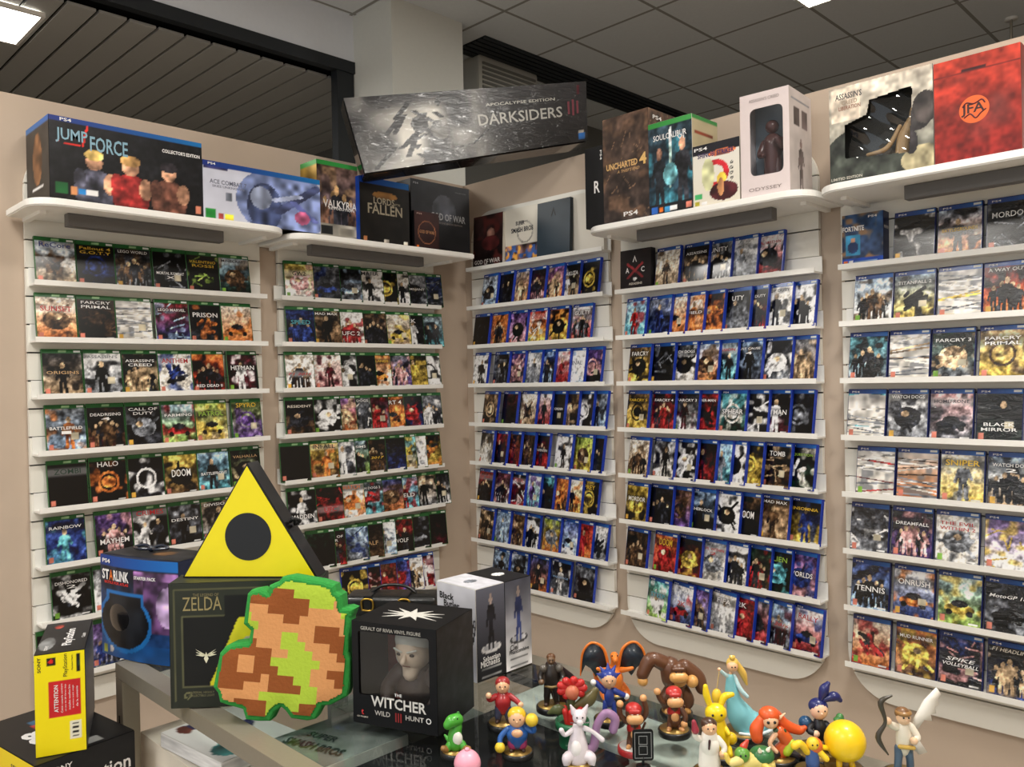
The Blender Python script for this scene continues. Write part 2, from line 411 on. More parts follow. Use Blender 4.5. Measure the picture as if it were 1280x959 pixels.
# linear air grille and wall-mounted air unit at the rear
g = empty('ceiling_grille', 'long black linear air grille set in the tiled ceiling behind the column', 'air grille', (0, 0, 0))
gp = [box_bm(-.86, .5, H_CEIL-.012, -.845+.0, 4.2, H_CEIL)]
obj('frame', join(box_bm(-.56, .45, H_CEIL-.014, -.54, 4.2, H_CEIL), box_bm(-.30, .45, H_CEIL-.014, -.28, 4.2, H_CEIL)), M_dark, g, False)
obj('slat', join(*[box_bm(-.54+.048*i, .45, H_CEIL-.012, -.54+.048*i+.034, 4.2, H_CEIL-.004) for i in range(5)]), M_dark, g, False)
box('backing', (-.54, .45, H_CEIL-.003, -.30, 4.2, H_CEIL-.001), mat('black_void'), g)
u = empty('air_conditioner', 'white louvred air conditioner hanging near the ceiling beside the column', 'air conditioner', (-.70, .80, 3.42))
box('housing', (-.02, -.2, 0, .2, .35, .24), mat('offwhite_plastic', (190,190,182), .5), u, .02)
obj('louvre', join(*[box_bm(.2, -.17, .03+.03*i, .208, .32, .045+.03*i) for i in range(6)]), mat('grey_plastic', (120,120,114), .5), u, False)
box('bracket', (-.15, .05, .1, -.02, .1, .3), M_dark, u)
sp = empty('sprinkler_pipe', 'thin hanging sprinkler pipe with a round ceiling rose above the red carton', 'sprinkler', (1.98, 2.56, 3.662))
obj('ceiling_rose', lathe_bm([(.035, -.012), (.035, 0), (.01, 0)], 20), M_rail, sp); obj('pipe', limb_bm([(0,0,0), (0,0,-.55)], .008), M_steel, sp)
obj('sprinkler_head', lathe_bm([(.004, -.60), (.022, -.60), (.022, -.595), (.01, -.58), (.01, -.55)], 16), M_steel, sp)

# ------------------------------------------------------------------ slatwall panels, rails and long shelves
PANELS = {'A': ('L', -2.108, -1.210, 'far left panel'), 'B': ('L', -1.124, -.241, 'second panel'), 'C': ('R', .073, .983, 'middle panel'),
          'D': ('R', 1.055, 1.958, 'fourth panel'), 'E': ('R', 2.040, 2.943, 'far right panel')}
PT = {'A': 'leftmost white slatwall panel behind the green game cases', 'B': 'white slatwall panel on the left wall nearest the room corner',
      'C': 'white slatwall panel on the back wall nearest the room corner', 'D': 'white slatwall panel between the corner one and the far right one',
      'E': 'far right white slatwall panel with the widest spaced cases'}
ORD = ['first','second','third','fourth','fifth','sixth','seventh','eighth','ninth','tenth']
def frame(wall, s, d, z):
    """a point s along a wall, d out from it; the rotation that turns local -Y away from the wall"""
    return ((d, s, z), PI/2) if wall == 'L' else ((s, -d, z), 0.)
G0 = .528
for k, (wall, s0, s1, pname) in PANELS.items():
    loc, rz = frame(wall, s0, 0, 0)
    r = empty('slatwall_panel', PT[k], 'wall panel', loc, rz)
    w = s1-s0; out = rrect(0, .44, w, 2.472, .16, 10)
    lv = [.44]+[G0+.1*i for i in range(20)]+[2.472]
    bms = []
    for i in range(len(lv)-1):
        pts = clip_z(out, lv[i]+(.0028 if i else 0), lv[i+1]-(.0028 if i < len(lv)-2 else 0))
        q = [p for n, p in enumerate(pts) if n == 0 or math.dist(p, pts[n-1]) > 1e-5]
        if math.dist(q[0], q[-1]) < 1e-5: q.pop()
        bms.append(prism_bm(q, -.018, 'y', -.004))
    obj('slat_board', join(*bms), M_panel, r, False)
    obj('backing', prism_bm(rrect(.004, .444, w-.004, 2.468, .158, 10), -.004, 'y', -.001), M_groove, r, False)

def rail(panel, row, s0, s1, z):
    wall = PANELS[panel][0]; loc, rz = frame(wall, s0, .022, z)
    L = s1-s0; t = .0035
    # J profile: back plate, base, front lip; slanted ends
    prof = [(0, .063), (-t, .063), (-t, t), (-.066, t), (-.066, .016), (-.0695, .016), (-.0695, -.003), (0, -.003)]
    bm = prism_bm(prof, L, 'x', 0)
    o = obj('display_rail', bm, M_rail, None, False); o.location = loc; o.rotation_euler = (0, 0, rz)
    tag(o, 'narrow white display rail under the %s row of games on the %s' % (ORD[row-1], PANELS[panel][3]), 'rail', 'narrow display rails')
    return o
Z = {r: 1.9655-.2*(r-1) for r in range(1, 9)}
EXT = {'A': (-2.10, -1.215), 'B': (-1.148, -.25), 'C': (.104, 1.002), 'D': (1.069, 1.970), 'E': (2.056, 2.957)}
for p, (a, b) in EXT.items():
    for row in range(1, 9): rail(p, row, a, b, Z[row])
rl = rail('C', 1, .104, 1.002, 2.1655); rl['label'] = 'uppermost white display rail holding four wide boxes on the middle panel'
def long_shelf(wall, s0, s1, label, z=2.205, d=.325, corners='1111', bar=None):
    loc, rz = frame(wall, s0, .022, z); r = empty('display_shelf', label, 'shelf', loc, rz)
    L = s1-s0
    c = corners
    pts = rrect(0, -(d-.022), L, 0, .09, 8, c)
    bm = prism_bm(pts, .026, 'z', 0); bmesh.ops.bevel(bm, geom=[e for e in bm.edges if abs(e.verts[0].co.z-e.verts[1].co.z) < 1e-6 and len(e.link_faces) == 2 and abs(e.calc_face_angle(0)) > 1], offset=.004, segments=2, affect='EDGES')
    obj('shelf_board', bm, M_shelf, r, False)
    for bx in (.05, L-.07): box('bracket', (bx, -.2, -.012, bx+.02, 0, 0), M_rail, r)
    if bar:
        box('light_bar', (bar[0]-s0, -.205, -.045, bar[1]-s0, -.165, 0), M_bar, r, .003)
    return r
SHZ = 2.231
long_shelf('L', -2.165, -1.235, 'long rounded white shelf under the two widest cartons on the left wall', corners='1001', bar=(-2.03, -1.47), z=2.200)
long_shelf('L', -1.215, -.235, 'deep white shelf under the three cartons beside the room corner', corners='0001', bar=(-1.08, -.47), z=2.190)
long_shelf('R', 1.085, 2.055, 'deep white shelf under the brown carton and the window box', corners='1001', bar=(1.29, 1.88), z=2.196)
long_shelf('R', 2.075, 3.03, 'deep white shelf at far right under the red carton', corners='1001', bar=(2.33, 2.9), z=2.190)

# ------------------------------------------------------------------ game cases
ROWS = [
 ('A', 1, [-2.0868, -1.9512, -1.8167, -1.6774, -1.5502, -1.4133, -1.2658], """st;mn;ReCore;9b;desert and blue sky
kk;ob;Fallout 4 G.O.T.Y;9y;black and yellow emblem
dg;gn;LEGO WORLD;9w;dark blue adventure scene
kk;xg;MORTAL KOMBAT X;4w;black smoky
kk;xl;VALENTINO ROSSI;8y;black with lime streaks
se;bn;MINECRAFT;9d;blocky green meadow"""),
 ('A', 2, [-2.0884, -1.9528, -1.8184, -1.672, -1.5392, -1.405, -1.2713], """fo;bn;SUNSET;7r;orange and teal chaos
nk;xn;FARCRY PRIMAL;9w;brown horned skull
WW;nf;;9g;silver foil wrapped
rb;xs;LEGO MARVEL;8w;red and blue brick
kd;mo;PRISON;7w;charcoal and rust truck
fo;co;;8r;pale orange race car"""),
 ('A', 3, [-2.0713, -1.9346, -1.7989, -1.6664, -1.531, -1.3815, -1.2403], """dt;pk;ORIGINS;5t;dark teal and gold sunset
wg;pk;ASSASSIN'S;9g;white and grey hooded
ke;gt;ASSASSIN'S CREED;8w;dark green crowd
ff;mb;ANTHEM;8r;white with blue pyramid
oR;gk;RED DEAD II;1w;orange red cowboy
mm;pw;HITMAN;6w;maroon with white shirt"""),
 ('A', 4, [-2.065, -1.9278, -1.7907, -1.6607, -1.5303, -1.3669, -1.215], """gs;po;BATTLEFIELD 1;5w;stormy blue soldier
km;gn;DEADRISING 4;8w;dark rusty crowd
kd;bg;CALL OF DUTY;9w;black seated soldier
sl;cr;FARMING;7w;sky and red tractor
lt;cy;PATROL;7l;yellow green party
lv;ov;SPYRO;9y;purple orange and yellow"""),
 ('A', 5, [-2.0624, -1.9231, -1.7857, -1.6553, -1.5191, -1.3768, -1.2328], """kk;nl;ZOMBI;8e;near black green scrawl
kk;oo;HALO;9w;black with golden orb
kd;rw;;5w;black with white arc
yn;bk;DOOM;5w;mustard with big white lettering
sc;pd;BATTLEFRONT;4w;pale blue sky trooper
et;bk;VALHALLA;8t;dark green landscape"""),
 ('A', 6, [-2.0733, -1.9077, -1.7808, -1.645, -1.5081, -1.3685], """bb;pc;RAINBOW;8w;deep blue soldier
vk;gp;MAYHEM;3w;violet and pink crowd
kk;tw;CRIMES;9r;black with red heading
gd;pk;DESTINY;6w;grey hooded walker
tg;pk;DIVISION;9w;sandy grey soldier"""),
 ('A', 7, [-2.058, -1.9183, -1.8024, -1.6649], """kk;mw;DISHONORED 2;8w;black and silver mask
gw;xk;;8g;grey and white
kk;gn;;8w;black patchy"""),
 ('A', 8, [-2.1073, -1.931, -1.8158, -1.6891], """kk;nl;;8g;plain black
vg;gb;;8w;violet and lime
kd;pg;;8w;charcoal"""),
 ('B', 1, [-1.1109, -0.972, -0.8544, -0.7304, -0.6458, -0.5746, -0.4663, -0.3635, -0.2704], """yw;bp;GW2;7k;white yellow and pink splash
gd;cb;;8w;grey race track
dg;cs;;8w;silver sports car
fw;pk;MAFIA;9d;white with dark figure
kk;oy;;8y;black with yellow ring
fw;tk;;8w;white with black heads
gg;bd;REMNANT;5w;grey ruined city
bd;xg;;3w;slate blue sketch"""),
 ('B', 2, [-1.1072, -0.9725, -0.8467, -0.7118, -0.57, -0.4854, -0.3617, -0.2596], """bk;gb;SPEED;6c;blue night crowd
tn;pk;MAD MAX;9w;sandy wasteland
wf;gr;UFC 2;3w;white and red fighters
nd;gd;;8w;olive dark squad
ft;cy;;7r;cream and red boat
kd;pw;2K;8w;black with pale player
gc;tk;;7r;grey teal pair"""),
 ('B', 3, [-1.1159, -0.9729, -0.8876, -0.7819, -0.6921, -0.5724, -0.4702, -0.3826, -0.2877], """fw;gn;F1 2015;4r;white with row of heads
fp;pm;;6w;plum suit on white
kk;bw;;4g;black with white bat wings
ke;gd;;8t;dark green grille
of;co;DERLANDS;8y;orange and white crash
gv;gp;;8w;grey and purple
ky;py;;8y;black and yellow
ww;rk;;8g;white with black ring"""),
 ('B', 4, [-1.1207, -0.9813, -0.8965, -0.8151, -0.7089, -0.6175, -0.5032, -0.3796, -0.2768], """kn;bd;RESIDENT;8f;black and brown mansion
kk;bw;;8w;black with white suit
vo;bt;;8w;violet and peach nebula
gd;xf;TCH DOGS;9w;grey smoky street
mg;gr;;8r;crimson and grey
oo;co;DIRT 4;8w;bright orange
kb;br;;8b;black and red trooper
gd;gw;;8w;grey mixed"""),
 ('B', 5, [-1.1496, -1.0013, -0.9109, -0.8363, -0.7361, -0.6184, -0.5535, -0.487, -0.3954, -0.3053], """kk;nd;;6w;wide black
yn;po;INFALL;9k;golden yellow desert
gd;pw;;8w;grey knight
sl;gk;THE SIMS;8w;green and blue park
kd;gn;F1 2017;4y;black with yellow banner
kb;xd;;8w;narrow navy
ct;by;;8w;teal and lime
fw;pg;;8k;white with soldier
ky;mo;;8y;black and amber"""),
 ('B', 6, [-1.1186, -0.9767, -0.8593, -0.7547, -0.6351, -0.5412, -0.4236, -0.3344, -0.2811], """kd;pw;MADDEN;2w;black with white jersey
kr;xr;UFC;3r;black and red torso
fw;bo;WATCH;9o;white with orange goggles
gc;mr;TCH DOGS 2;8w;grey with red arrow
bo;bn;;8y;navy and orange
sc;pr;FIELD;4w;pale blue and red
tg;pk;;9w;tan grey soldier
kw;gk;;8w;black and white"""),
 ('B', 7, [-1.0304, -0.9736, -0.8485, -0.763, -0.6894, -0.5849, -0.4792, -0.3694, -0.2862], """ek;nd;;8g;dark moss
kr;gm;GEARS OF WAR;8w;black and crimson
sg;xb;;8w;steel blue
kn;nd;HALF;4t;dark brown
ws;pg;;8s;golfer on white and green
rk;tk;WOLF;3w;red and black
kd;cg;;8w;black with grey car
km;nd;;8g;narrow maroon black"""),
 ('B', 8, [-0.8519, -0.7794, -0.6837, -0.6065, -0.5229, -0.4542, -0.3055], """kd;oy;;8y;navy with yellow patch
kr;xp;;3r;black and pink
nr;pr;;8w;brown and red
bv;br;;4w;dusk blue
wf;gt;;8r;white and tan
mr;pw;2K;8r;wide red player"""),
 ('C', 1, [0.1843, 0.2966, 0.4035, 0.512, 0.6256, 0.726, 0.8397, 0.9569], """gs;bd;;8w;grey city
kd;tk;;8k;black shadows
go;gt;;8w;green and orange squad
kp;gm;;8w;dark pink crowd
vo;gt;;3r;purple and orange
kt;tw;YAKUZA;7w;black and tan duo
kk;oy;;8r;black with yellow dot"""),
 ('C', 2, [0.1139, 0.2467, 0.3794, 0.5105, 0.6461, 0.7865, 0.9234], """kk;rd;;4g;plain black
on;go;;8y;orange and brown riot
vp;bk;;9w;purple and white glow
ry;xw;DRAGON;8r;red and yellow burst
oy;bk;;4r;orange and black brawl
wr;gg;GUILTY;8w;white grey and red"""),
 ('C', 3, [0.1073, 0.2581, 0.3664, 0.4777, 0.565, 0.6562, 0.7506, 0.8479, 0.9705], """ww;pk;;8k;white with ink figure
kd;tg;;8w;narrow black
vk;bp;;9w;purple with white glow
wg;pg;;8r;white and grey warrior
bd;gs;;8w;blue battlefield
wr;pr;;9m;white red swordsman
ww;ls;FINAL;6g;plain white and pale blue
vk;op;;8w;dark purple"""),
 ('C', 4, [0.1747, 0.3151, 0.4449, 0.54, 0.6255, 0.7084, 0.7951, 0.8731, 0.9547], """nk;ot;;9t;brown with golden light
mk;nd;;8r;dark maroon
ft;mn;;8w;cream with tower
wr;pk;;8r;white red and black
kk;nd;THE ORDER;5w;plain black
nk;pt;;5t;bronze and black
kk;ow;;8w;black with white crescent
gs;pk;;8w;grey blue cliff"""),
 ('C', 5, [0.146, 0.2446, 0.3386, 0.4311, 0.5263, 0.6694, 0.789, 0.8531, 0.9326], """kf;pf;;2w;black and cream
rd;pk;;9r;dark red blue
nr;xk;;8w;brown red smoke
nd;gn;;8t;brown grey
kr;gr;WOLFENSTEIN;5w;black with red giants
ww;pk;;5d;white with slender figure
ly;bn;;8y;green and yellow
kk;gd;;2w;black on blue"""),
 ('C', 6, [0.1241, 0.2497, 0.3554, 0.4575, 0.5421, 0.6311, 0.7173, 0.8136, 0.9186], """rk;gd;EVIL DEAD;8r;dark red portrait
mw;gm;;8w;maroon and white
kr;xw;MORTAL;8r;black and red claw
wc;pv;;8w;white and cyan heroine
ck;bk;;5w;dark teal
on;bo;;8y;orange fire
wy;go;;8y;white with golden crowd
kk;oy;PREY;8y;black with yellow ring"""),
 ('C', 7, [0.1262, 0.244, 0.3425, 0.445, 0.5786, 0.6863, 0.7734, 0.8591, 0.9505], """tn;pk;;3w;tan desert helmet
sg;ps;;8w;blue grey crystal
nt;gn;;8w;brown army
ww;gk;;8k;white with dark faces
lo;bg;;8o;green and orange rocks
bw;cs;;8w;blue with white ship
ro;pr;;8y;red and orange hero
wg;mk;;9r;white with grey robot"""),
 ('C', 8, [0.2216, 0.3507, 0.4886, 0.627, 0.7716, 0.9211], """sd;pk;;8w;slate hooded figure
gs;bk;;8w;grey blue helmets
bo;pk;;8w;blue dusk horizon
kg;pw;INJUSTICE;5s;black with pale statue
gd;bk;;8w;grey and black ruin"""),
 ('D', 1, [1.2594, 1.3953, 1.4983, 1.6086, 1.7124, 1.8038], """ft;pn;;8w;pale sandstone
kt;gk;ASSASSINS;8w;dark with three hunters
gw;gk;UNITY;8w;grey and white trio
wg;pg;;9r;white grey sailor
wr;bd;EVIL WITHIN;8r;white with red lettering"""),
 ('D', 2, [1.0957, 1.2208, 1.2965, 1.3802, 1.4684, 1.5816, 1.6521, 1.7489, 1.8403, 1.9274], """sc;pr;;8w;cyan and red soldier
gb;pb;;8w;grey blue soldier
fo;co;;8o;white and orange explosion
wo;po;LEFIELD;5w;white over orange
ko;bo;;8o;black and orange
kg;pg;UTY;8w;black trooper
kr;gd;LL OF DUTY;8w;dark red soldier
fw;pd;L OF DUTY;9k;white leaning rifleman
ww;gk;;8w;white with black outlines"""),
 ('D', 3, [1.1094, 1.2294, 1.3353, 1.4368, 1.5182, 1.6238, 1.7429, 1.8339, 1.9372], """ny;bk;FARCRY;8w;gold horned beast
kk;xg;;5g;plain black fox mark
gf;bk;TCH DOGS;8w;grey smoke
so;bn;;8w;sunset boulders
gc;tk;DIVISION;8r;grey with red heading
sd;pk;JUST CAUSE 4;8w;misty blue squad
kg;bw;;5w;black and grey faces
gn;gt;;8g;grey brown trenches"""),
 ('D', 4, [1.0947, 1.2263, 1.3393, 1.4265, 1.5513, 1.6441, 1.7304, 1.8212, 1.8989], """ny;ok;FARCRY 5;8y;gold with dark cross
kr;gr;FARCRY 4;8w;black and red throne
kw;pm;FARCRY 3;8w;black white and red
rr;mk;SPIDER-MAN;8w;bright red hero
ce;of;SPHEAR;5w;teal with pale moon
kk;xw;;8g;black knight
km;pw;HITMAN;5w;dark maroon with white suit
dk;og;;8g;slate with pale head"""),
 ('D', 5, [1.0992, 1.2288, 1.3347, 1.4238, 1.4912, 1.5535, 1.6234, 1.7354, 1.8281, 1.9438], """ft;gn;;8w;cream with warriors
gf;pk;;8w;grey caped figure
kk;bw;;9w;black white and grey
kr;pm;;8w;narrow crimson
sc;pg;;8w;pale blue traveller
ww;bk;;8w;white with black dragon
ky;oy;;7w;black with yellow mask
kn;xt;TOMB;8w;dark bronze
ke;mf;INQUISITION;8l;dark with bright green rift"""),
 ('D', 6, [1.0802, 1.2062, 1.2957, 1.4073, 1.5179, 1.6029, 1.7188, 1.8388, 1.9106], """yk;by;MORDOR;6w;yellow and black shroud
dk;gk;;8g;narrow slate
nv;on;;8t;brown and lilac
sk;pk;SHERLOCK;5w;blue sea with lone figure
ww;bk;;8w;white over black
nk;bk;DOOM;5w;brown with big white lettering
nt;pn;MAD MAX;9w;bronze wasteland
ky;pb;INSOMNIA;8y;black with yellow heading"""),
 ('D', 7, [1.0754, 1.2226, 1.341, 1.4506, 1.5459, 1.6428, 1.7248, 1.8202, 1.9209], """kn;gn;;8o;black with amber lamp
or;br;DOOM;8y;orange and crimson
kr;by;;8r;black with gold helmet
gf;bg;EVIL WITHIN 2;8r;grey with red heading
wf;gk;;8w;white with black phantoms
en;gr;;8r;green brown and red
ke;bc;ALIEN;8l;black with green claws
vp;bb;WORLDS;5w;violet and pink swirl"""),
 ('D', 8, [1.185, 1.3034, 1.3768, 1.497, 1.5765, 1.6359, 1.7278, 1.8453, 1.9337], """cl;bw;STEEP;6c;teal with lime snow
wb;cr;2K;5r;white and blue racket
vg;gn;;8w;lilac players
fg;pw;FIFA;8w;white footballer
rr;br;2K;8w;narrow red
gr;bd;;8r;grey with red heading
sg;gm;F1 2016;5r;silver with row of heads
wr;cb;RALLY;8r;white red and car"""),
 ('E', 1, [2.233, 2.3731, 2.5166, 2.6369], """kk;dw;;8w;black with silver diamond
so;pk;BATTLEGROUNDS;5y;sunset with helmeted figure
kd;xg;MORDOR;7w;black with grey slashes"""),
 ('E', 2, [2.0949, 2.2304, 2.3697, 2.502, 2.6254], """sf;gn;;8w;glossy sky and rider
sy;mk;TITANFALL 2;8w;white blue robot
WW;xy;;8w;heavily wrinkled silver
ro;gk;A WAY OUT;9w;fiery red orange"""),
 ('E', 3, [2.0741, 2.211, 2.3467, 2.4899, 2.6164], """cg;gk;;8w;mint and dark
WW;xt;;8w;rosy wrinkled foil
eg;bt;FARCRY 3;8w;green with crouching figure
ty;rn;FARCRY PRIMAL;8w;golden mammoth skull"""),
 ('E', 4, [2.0647, 2.2022, 2.3385, 2.4777, 2.6094], """WW;xc;;8w;grey green crinkled
wg;bd;WATCH DOGS;9w;misty white street
pg;cd;HOMEFRONT;8d;mauve and grey soldier
ke;pk;BLACK MIRROR;3w;black with teal glow"""),
 ('E', 5, [2.0926, 2.23, 2.368, 2.5075, 2.6351], """WW;cr;;8w;chrome crinkled car
oW;xn;;8w;copper streaked foil
fy;pg;SNIPER;8y;cream and yellow sniper
st;gk;WATCH DOGS 2;8w;sky blue crew"""),
 ('E', 6, [2.069, 2.2101, 2.35, 2.4955, 2.6196], """dg;xw;;8w;smoky grey film
kv;gp;DREAMFALL;7w;black with four faces
ff;bg;THE EVIL WITHIN 2;8r;pale grey with red heading
vw;xy;;5w;lilac shimmering"""),
 ('E', 7, [2.068, 2.2125, 2.3543, 2.4926, 2.6169], """bs;gk;TENNIS;4w;blue with tennis player
wb;co;ONRUSH;7w;white and splash blue
sl;cy;;6w;sky and green tractor
dg;ck;MotoGP 18;7w;charcoal racetrack"""),
 ('E', 8, [2.0673, 2.2156, 2.3538, 2.4968, 2.6187], """fo;mr;;8w;dirt bike on cream
on;by;MUD RUNNER;8w;orange mud truck
bk;xp;SPIKE VOLLEYBALL;5w;navy starry volleyball
kb;gt;F1 HEADLINE;9f;black with three drivers"""),
]

T_CASE = .0145; CW = .1335; CH = .171
def dim(c): return tuple(int(v*.86) for v in c)
case_me = {}
def case_body(colm, thick=T_CASE):
    k = (colm.name, thick)
    if k not in case_me:
        bm = join(box_bm(0, -thick, 0, CW, -thick*.55, CH, .0016, 2), box_bm(0, -thick*.5, 0, CW, 0, CH, .0016, 2), box_bm(.0006, -thick*.7, .0006, CW-.0006, -thick*.3, CH-.0006))
        me = mesh(bm); me.materials.append(colm); case_me[k] = me
    return case_me[k]
stick_me = mesh(box_bm(-.011, -.0008, -.0035, .011, 0, .0035)); stick_me.materials.append(M_sticker)
LEAN = rad(9)
def game_case(panel, row, idx, s, yaw, spec, seed, platform, last_row_order):
    wall = PANELS[panel][0]; loc, rz = frame(wall, s, .0285+.022, Z[row]+.0045)
    f = spec.split(';'); pl = 'blue' if platform == 'blue' else 'green'
    colm = (M_navy if panel == 'E' else M_blue) if pl == 'blue' else M_green
    o = link('game_case', case_body(colm), None, None, loc, (-LEAN, 0, rz-yaw))
    tag(o, '%s game case, %s, %s from left, %s row, %s' % (pl, f[4], ORD[idx], ORD[row-1], PANELS[panel][3]), 'video game', 'cased video games on the wall rails')
    wrapped = panel == 'E' or 'W' in f[0]
    A = case_art(spec, seed, pl, panel == 'E')
    sw, sh = CW-.005, CH-.006
    sheet('cover_sleeve', A, sw, sh, M_wrap if wrapped else M_print, o, (.0022, -T_CASE-.0004, .003))
    y = -T_CASE-.0009
    if pl == 'blue': put_text('PS4', .027, y, CH-.0105, .026, .006, 'w', o, 'platform_lettering', bold=.01)
    if f[2]:
        c = f[3][1]; v = int(f[3][0]); big = len(f[2]) <= 6
        h = {True: .022, False: .013}[big]
        if f[2] == 'DOOM': h = .034
        if len(f[2]) > 11:
            ws = f[2].split(' '); n = (len(ws)+1)//2; lines = [' '.join(ws[:n]), ' '.join(ws[n:])]
        else: lines = [f[2]]
        lines = [l for l in lines if l]
        for li, l in enumerate(lines):
            zz = .012+(CH-.04)*(v/9.) - li*h*1.25
            put_text(l, CW/2, y, zz, min(CW*.8, .014*len(l)+.018), h*.85, c, o, 'title_lettering', bold=.008, shear=.25 if f[2].startswith(('Moto', 'SPIKE', 'F1')) else 0)
    if seed % 4 != 3:
        link('security_sticker', stick_me, None, o, (CW-.017, y+.0004, CH-.009))
    return o
n = 0
for (panel, row, S_, specs) in ROWS:
    pit = [S_[i+1]-S_[i] for i in range(len(S_)-1)]
    mp = min(pit[:-1]) if len(pit) > 1 else .14
    yaw = 0 if mp > .126 else math.asin(min(.3, (T_CASE+.0012)/mp))
    if 0.126 < mp < .1345 : yaw = math.asin((T_CASE+.0012)/mp)
    if panel in 'AE': yaw = rad(1.5)
    prev = -9
    for i, sp_ in enumerate(specs.split('\n')):
        n += 1
        s = S_[i]
        if yaw < rad(3): s = max(s, prev+CW+.0012)
        prev = s
        plat = 'green' if panel in 'AB' and not (panel == 'B' and row == 8) else 'blue'
        game_case(panel, row, i, s, yaw, sp_, n*7+3, plat, None)

# ------------------------------------------------------------------ large cartons
def carton(name, label, loc, rz, w, d, h, front=None, right=None, left=None, top=None, m=None, pm=None, cat='box', group=None, bev=.0015, body=True, tilt=0):
    r = empty(name, label, cat, loc, rz, group)
    r.rotation_euler = (tilt, 0, rz)
    if body: box('carton', (0, 0, 0, w, d, h), m or M_black, r, bev)
    pm = pm or M_box
    if front: sheet('front_print', front, w-.001, h-.001, pm, r, (.0005, -.0006, .0005))
    if right: sheet('side_print', right, d-.001, h-.001, pm, r, (w+.0006, .0005, .0005), (0, 0, PI/2))
    if left: sheet('side_print', left, d-.001, h-.001, pm, r, (-.0006, d-.0005, .0005), (0, 0, -PI/2))
    if top: sheet('top_print', top, w-.001, d-.001, pm, r, (.0005, .0005, h+.0006), (-PI/2, 0, 0))
    return r
def T(r, s, u, v, w, h, W, H, col='w', name='title_lettering', **k):
    return put_text(s, W*u, -.0012, H*v, w, h, col, r, name, **k)
def flat(col, w=24, h=24, seed=0, cl=.12, bot=None):
    A = Art(w, h, seed); A.grad(col, bot or col); A.clutter(cl, 4); return A
def banner(A, lo, c0=(22,44,120), c1=(16,110,176)):
    k = A.U[..., None]; cc = np.array(c0)*(1-k)+np.array(c1)*k; A.a = np.where((A.V > lo)[..., None], cc, A.a)
def LW(s, d, z): return (d, s, z)      # point on the left wall
# --- left wall, long shelf
W, D, H = .522, .25, .284
A = Art(110, 62, 1); A.grad((16,16,20), (10,10,12)); A.clutter(.3, 4)
for u, hc, bc, rr in ((.27, (190,160,90), (70,70,84), .052), (.50, (196,150,90), (168,46,44), .056), (.76, (34,30,34), (96,60,48), .052)):
    A.put(A.ell(u, .17, .125, .27), bc, .5); A.put(A.ell(u-.09, .3, .04, .12), bc, .4); A.put(A.ell(u+.1, .27, .045, .13), (190,140,110), .4)
    A.put(A.ell(u, .52, rr, .105), (196,146,116), .35); A.put(A.ell(u, .6, rr*1.15, .07), hc, .5)
A.clutter(.45, 9); A.clutter(.3, 16)
A.put(A.rect(.03, .09, .11, .22), (30,96,48), .2); A.put(A.rect(.125, .09, .16, .19), (206,140,90), .1); A.put(A.rect(.17, .1, .22, .18), (40,130,200), .1); A.put(A.rect(.22, .1, .285, .18), 'w', .05)
A.put(A.rect(.945, .06, .985, .15), (226,140,110), .1); A.put(A.line(.05, .7, .2, .68, .008), 'R'); A.put(A.line(.2, .68, .23, .93, .006), 'R'); banner(A, .935)
B = Art(30, 40, 2); B.grad((66,62,58), (50,48,46)); B.clutter(.2, 4); B.put(B.ell(.5, .55, .2, .32), (120,84,56), .6); B.put(B.rect(.25, .2, .75, .23), 'w'); banner(B, .935, (70,120,180), (60,110,190))
r = carton('collectors_carton', 'widest black carton with blue top strip and three-figure artwork', (.28, -2.0995, 2.2265), PI/2, W, D, H, A, B, B)
T(r, 'JUMP', .135, .775, .10, .05, W, H, (130,168,186)); T(r, 'FORCE', .365, .735, .125, .052, W, H, (130,168,186)); T(r, "COLLECTOR'S EDITION", .85, .81, .14, .013, W, H, bold=.03); T(r, 'PS4', .1, .967, .036, .011, W, H)
W, D, H = .508, .2, .226
A = Art(100, 50, 3); A.grad((198,200,214), (206,208,222)); A.clutter(.05, 4)
m = A.ell(.68, .45, .42, .62); A.put(m, (120,134,178), .5)
A.put(A.ell(.5, .35, .15, .42), (60,70,104), .6); A.put(A.ell(.47, .5, .09, .2), (150,160,186), .4); A.put(A.line(.62, .3, .97, .82, .05), (70,78,116), .5); A.put(A.line(.75, .5, .95, .2, .035), (88,96,150), .5); A.put(A.line(.6, .5, .8, .62, .04), (170,180,210), .4)
A.put(A.ell(.83, .24, .07, .12), (196,100,140), .4); A.put(A.rect(.02, .03, .1, .2), (40,150,60), .2); A.put(A.rect(.12, .04, .16, .13), (214,90,80)); A.put(A.rect(.17, .04, .24, .13), (222,206,60)); A.put(A.rect(.18, .36, .23, .5), (120,126,140)); A.put(A.rect(.01, .86, .2, .9), (50,50,96))
banner(A, .91)
r = carton('collectors_carton', 'white carton with blue jet aircraft artwork beside the widest black carton', (.28, -1.5755, 2.2265), PI/2, W, D, H, A, flat((180,186,204)), flat((180,186,204)))
T(r, 'ACE COMBAT 7', .2, .66, .15, .017, W, H, (96,100,118)); T(r, 'SKIES UNKNOWN', .2, .585, .13, .009, W, H, (110,112,130)); T(r, 'PS4', .07, .955, .03, .009, W, H)
W, D, H = .206, .13, .334
A = Art(50, 80, 4); A.grad((92,70,62), (58,56,72)); A.clutter(.6, 6, (150,120,90)); figure(A, 'g', (110,80,66)); A.clutter(.5, 14)
A.put(A.rect(0, 0, 1, .2), (150,146,136), .5); A.put(A.rect(.08, .06, .36, .17), (46,48,50)); A.put(A.rect(.5, .06, .95, .16), (170,164,150)); banner(A, .94, (44,140,60), (60,160,76))
B = Art(20, 40, 5); B.grad((190,150,60), (110,90,70)); B.clutter(.4, 4); banner(B, .94, (70,160,76), (70,160,76))
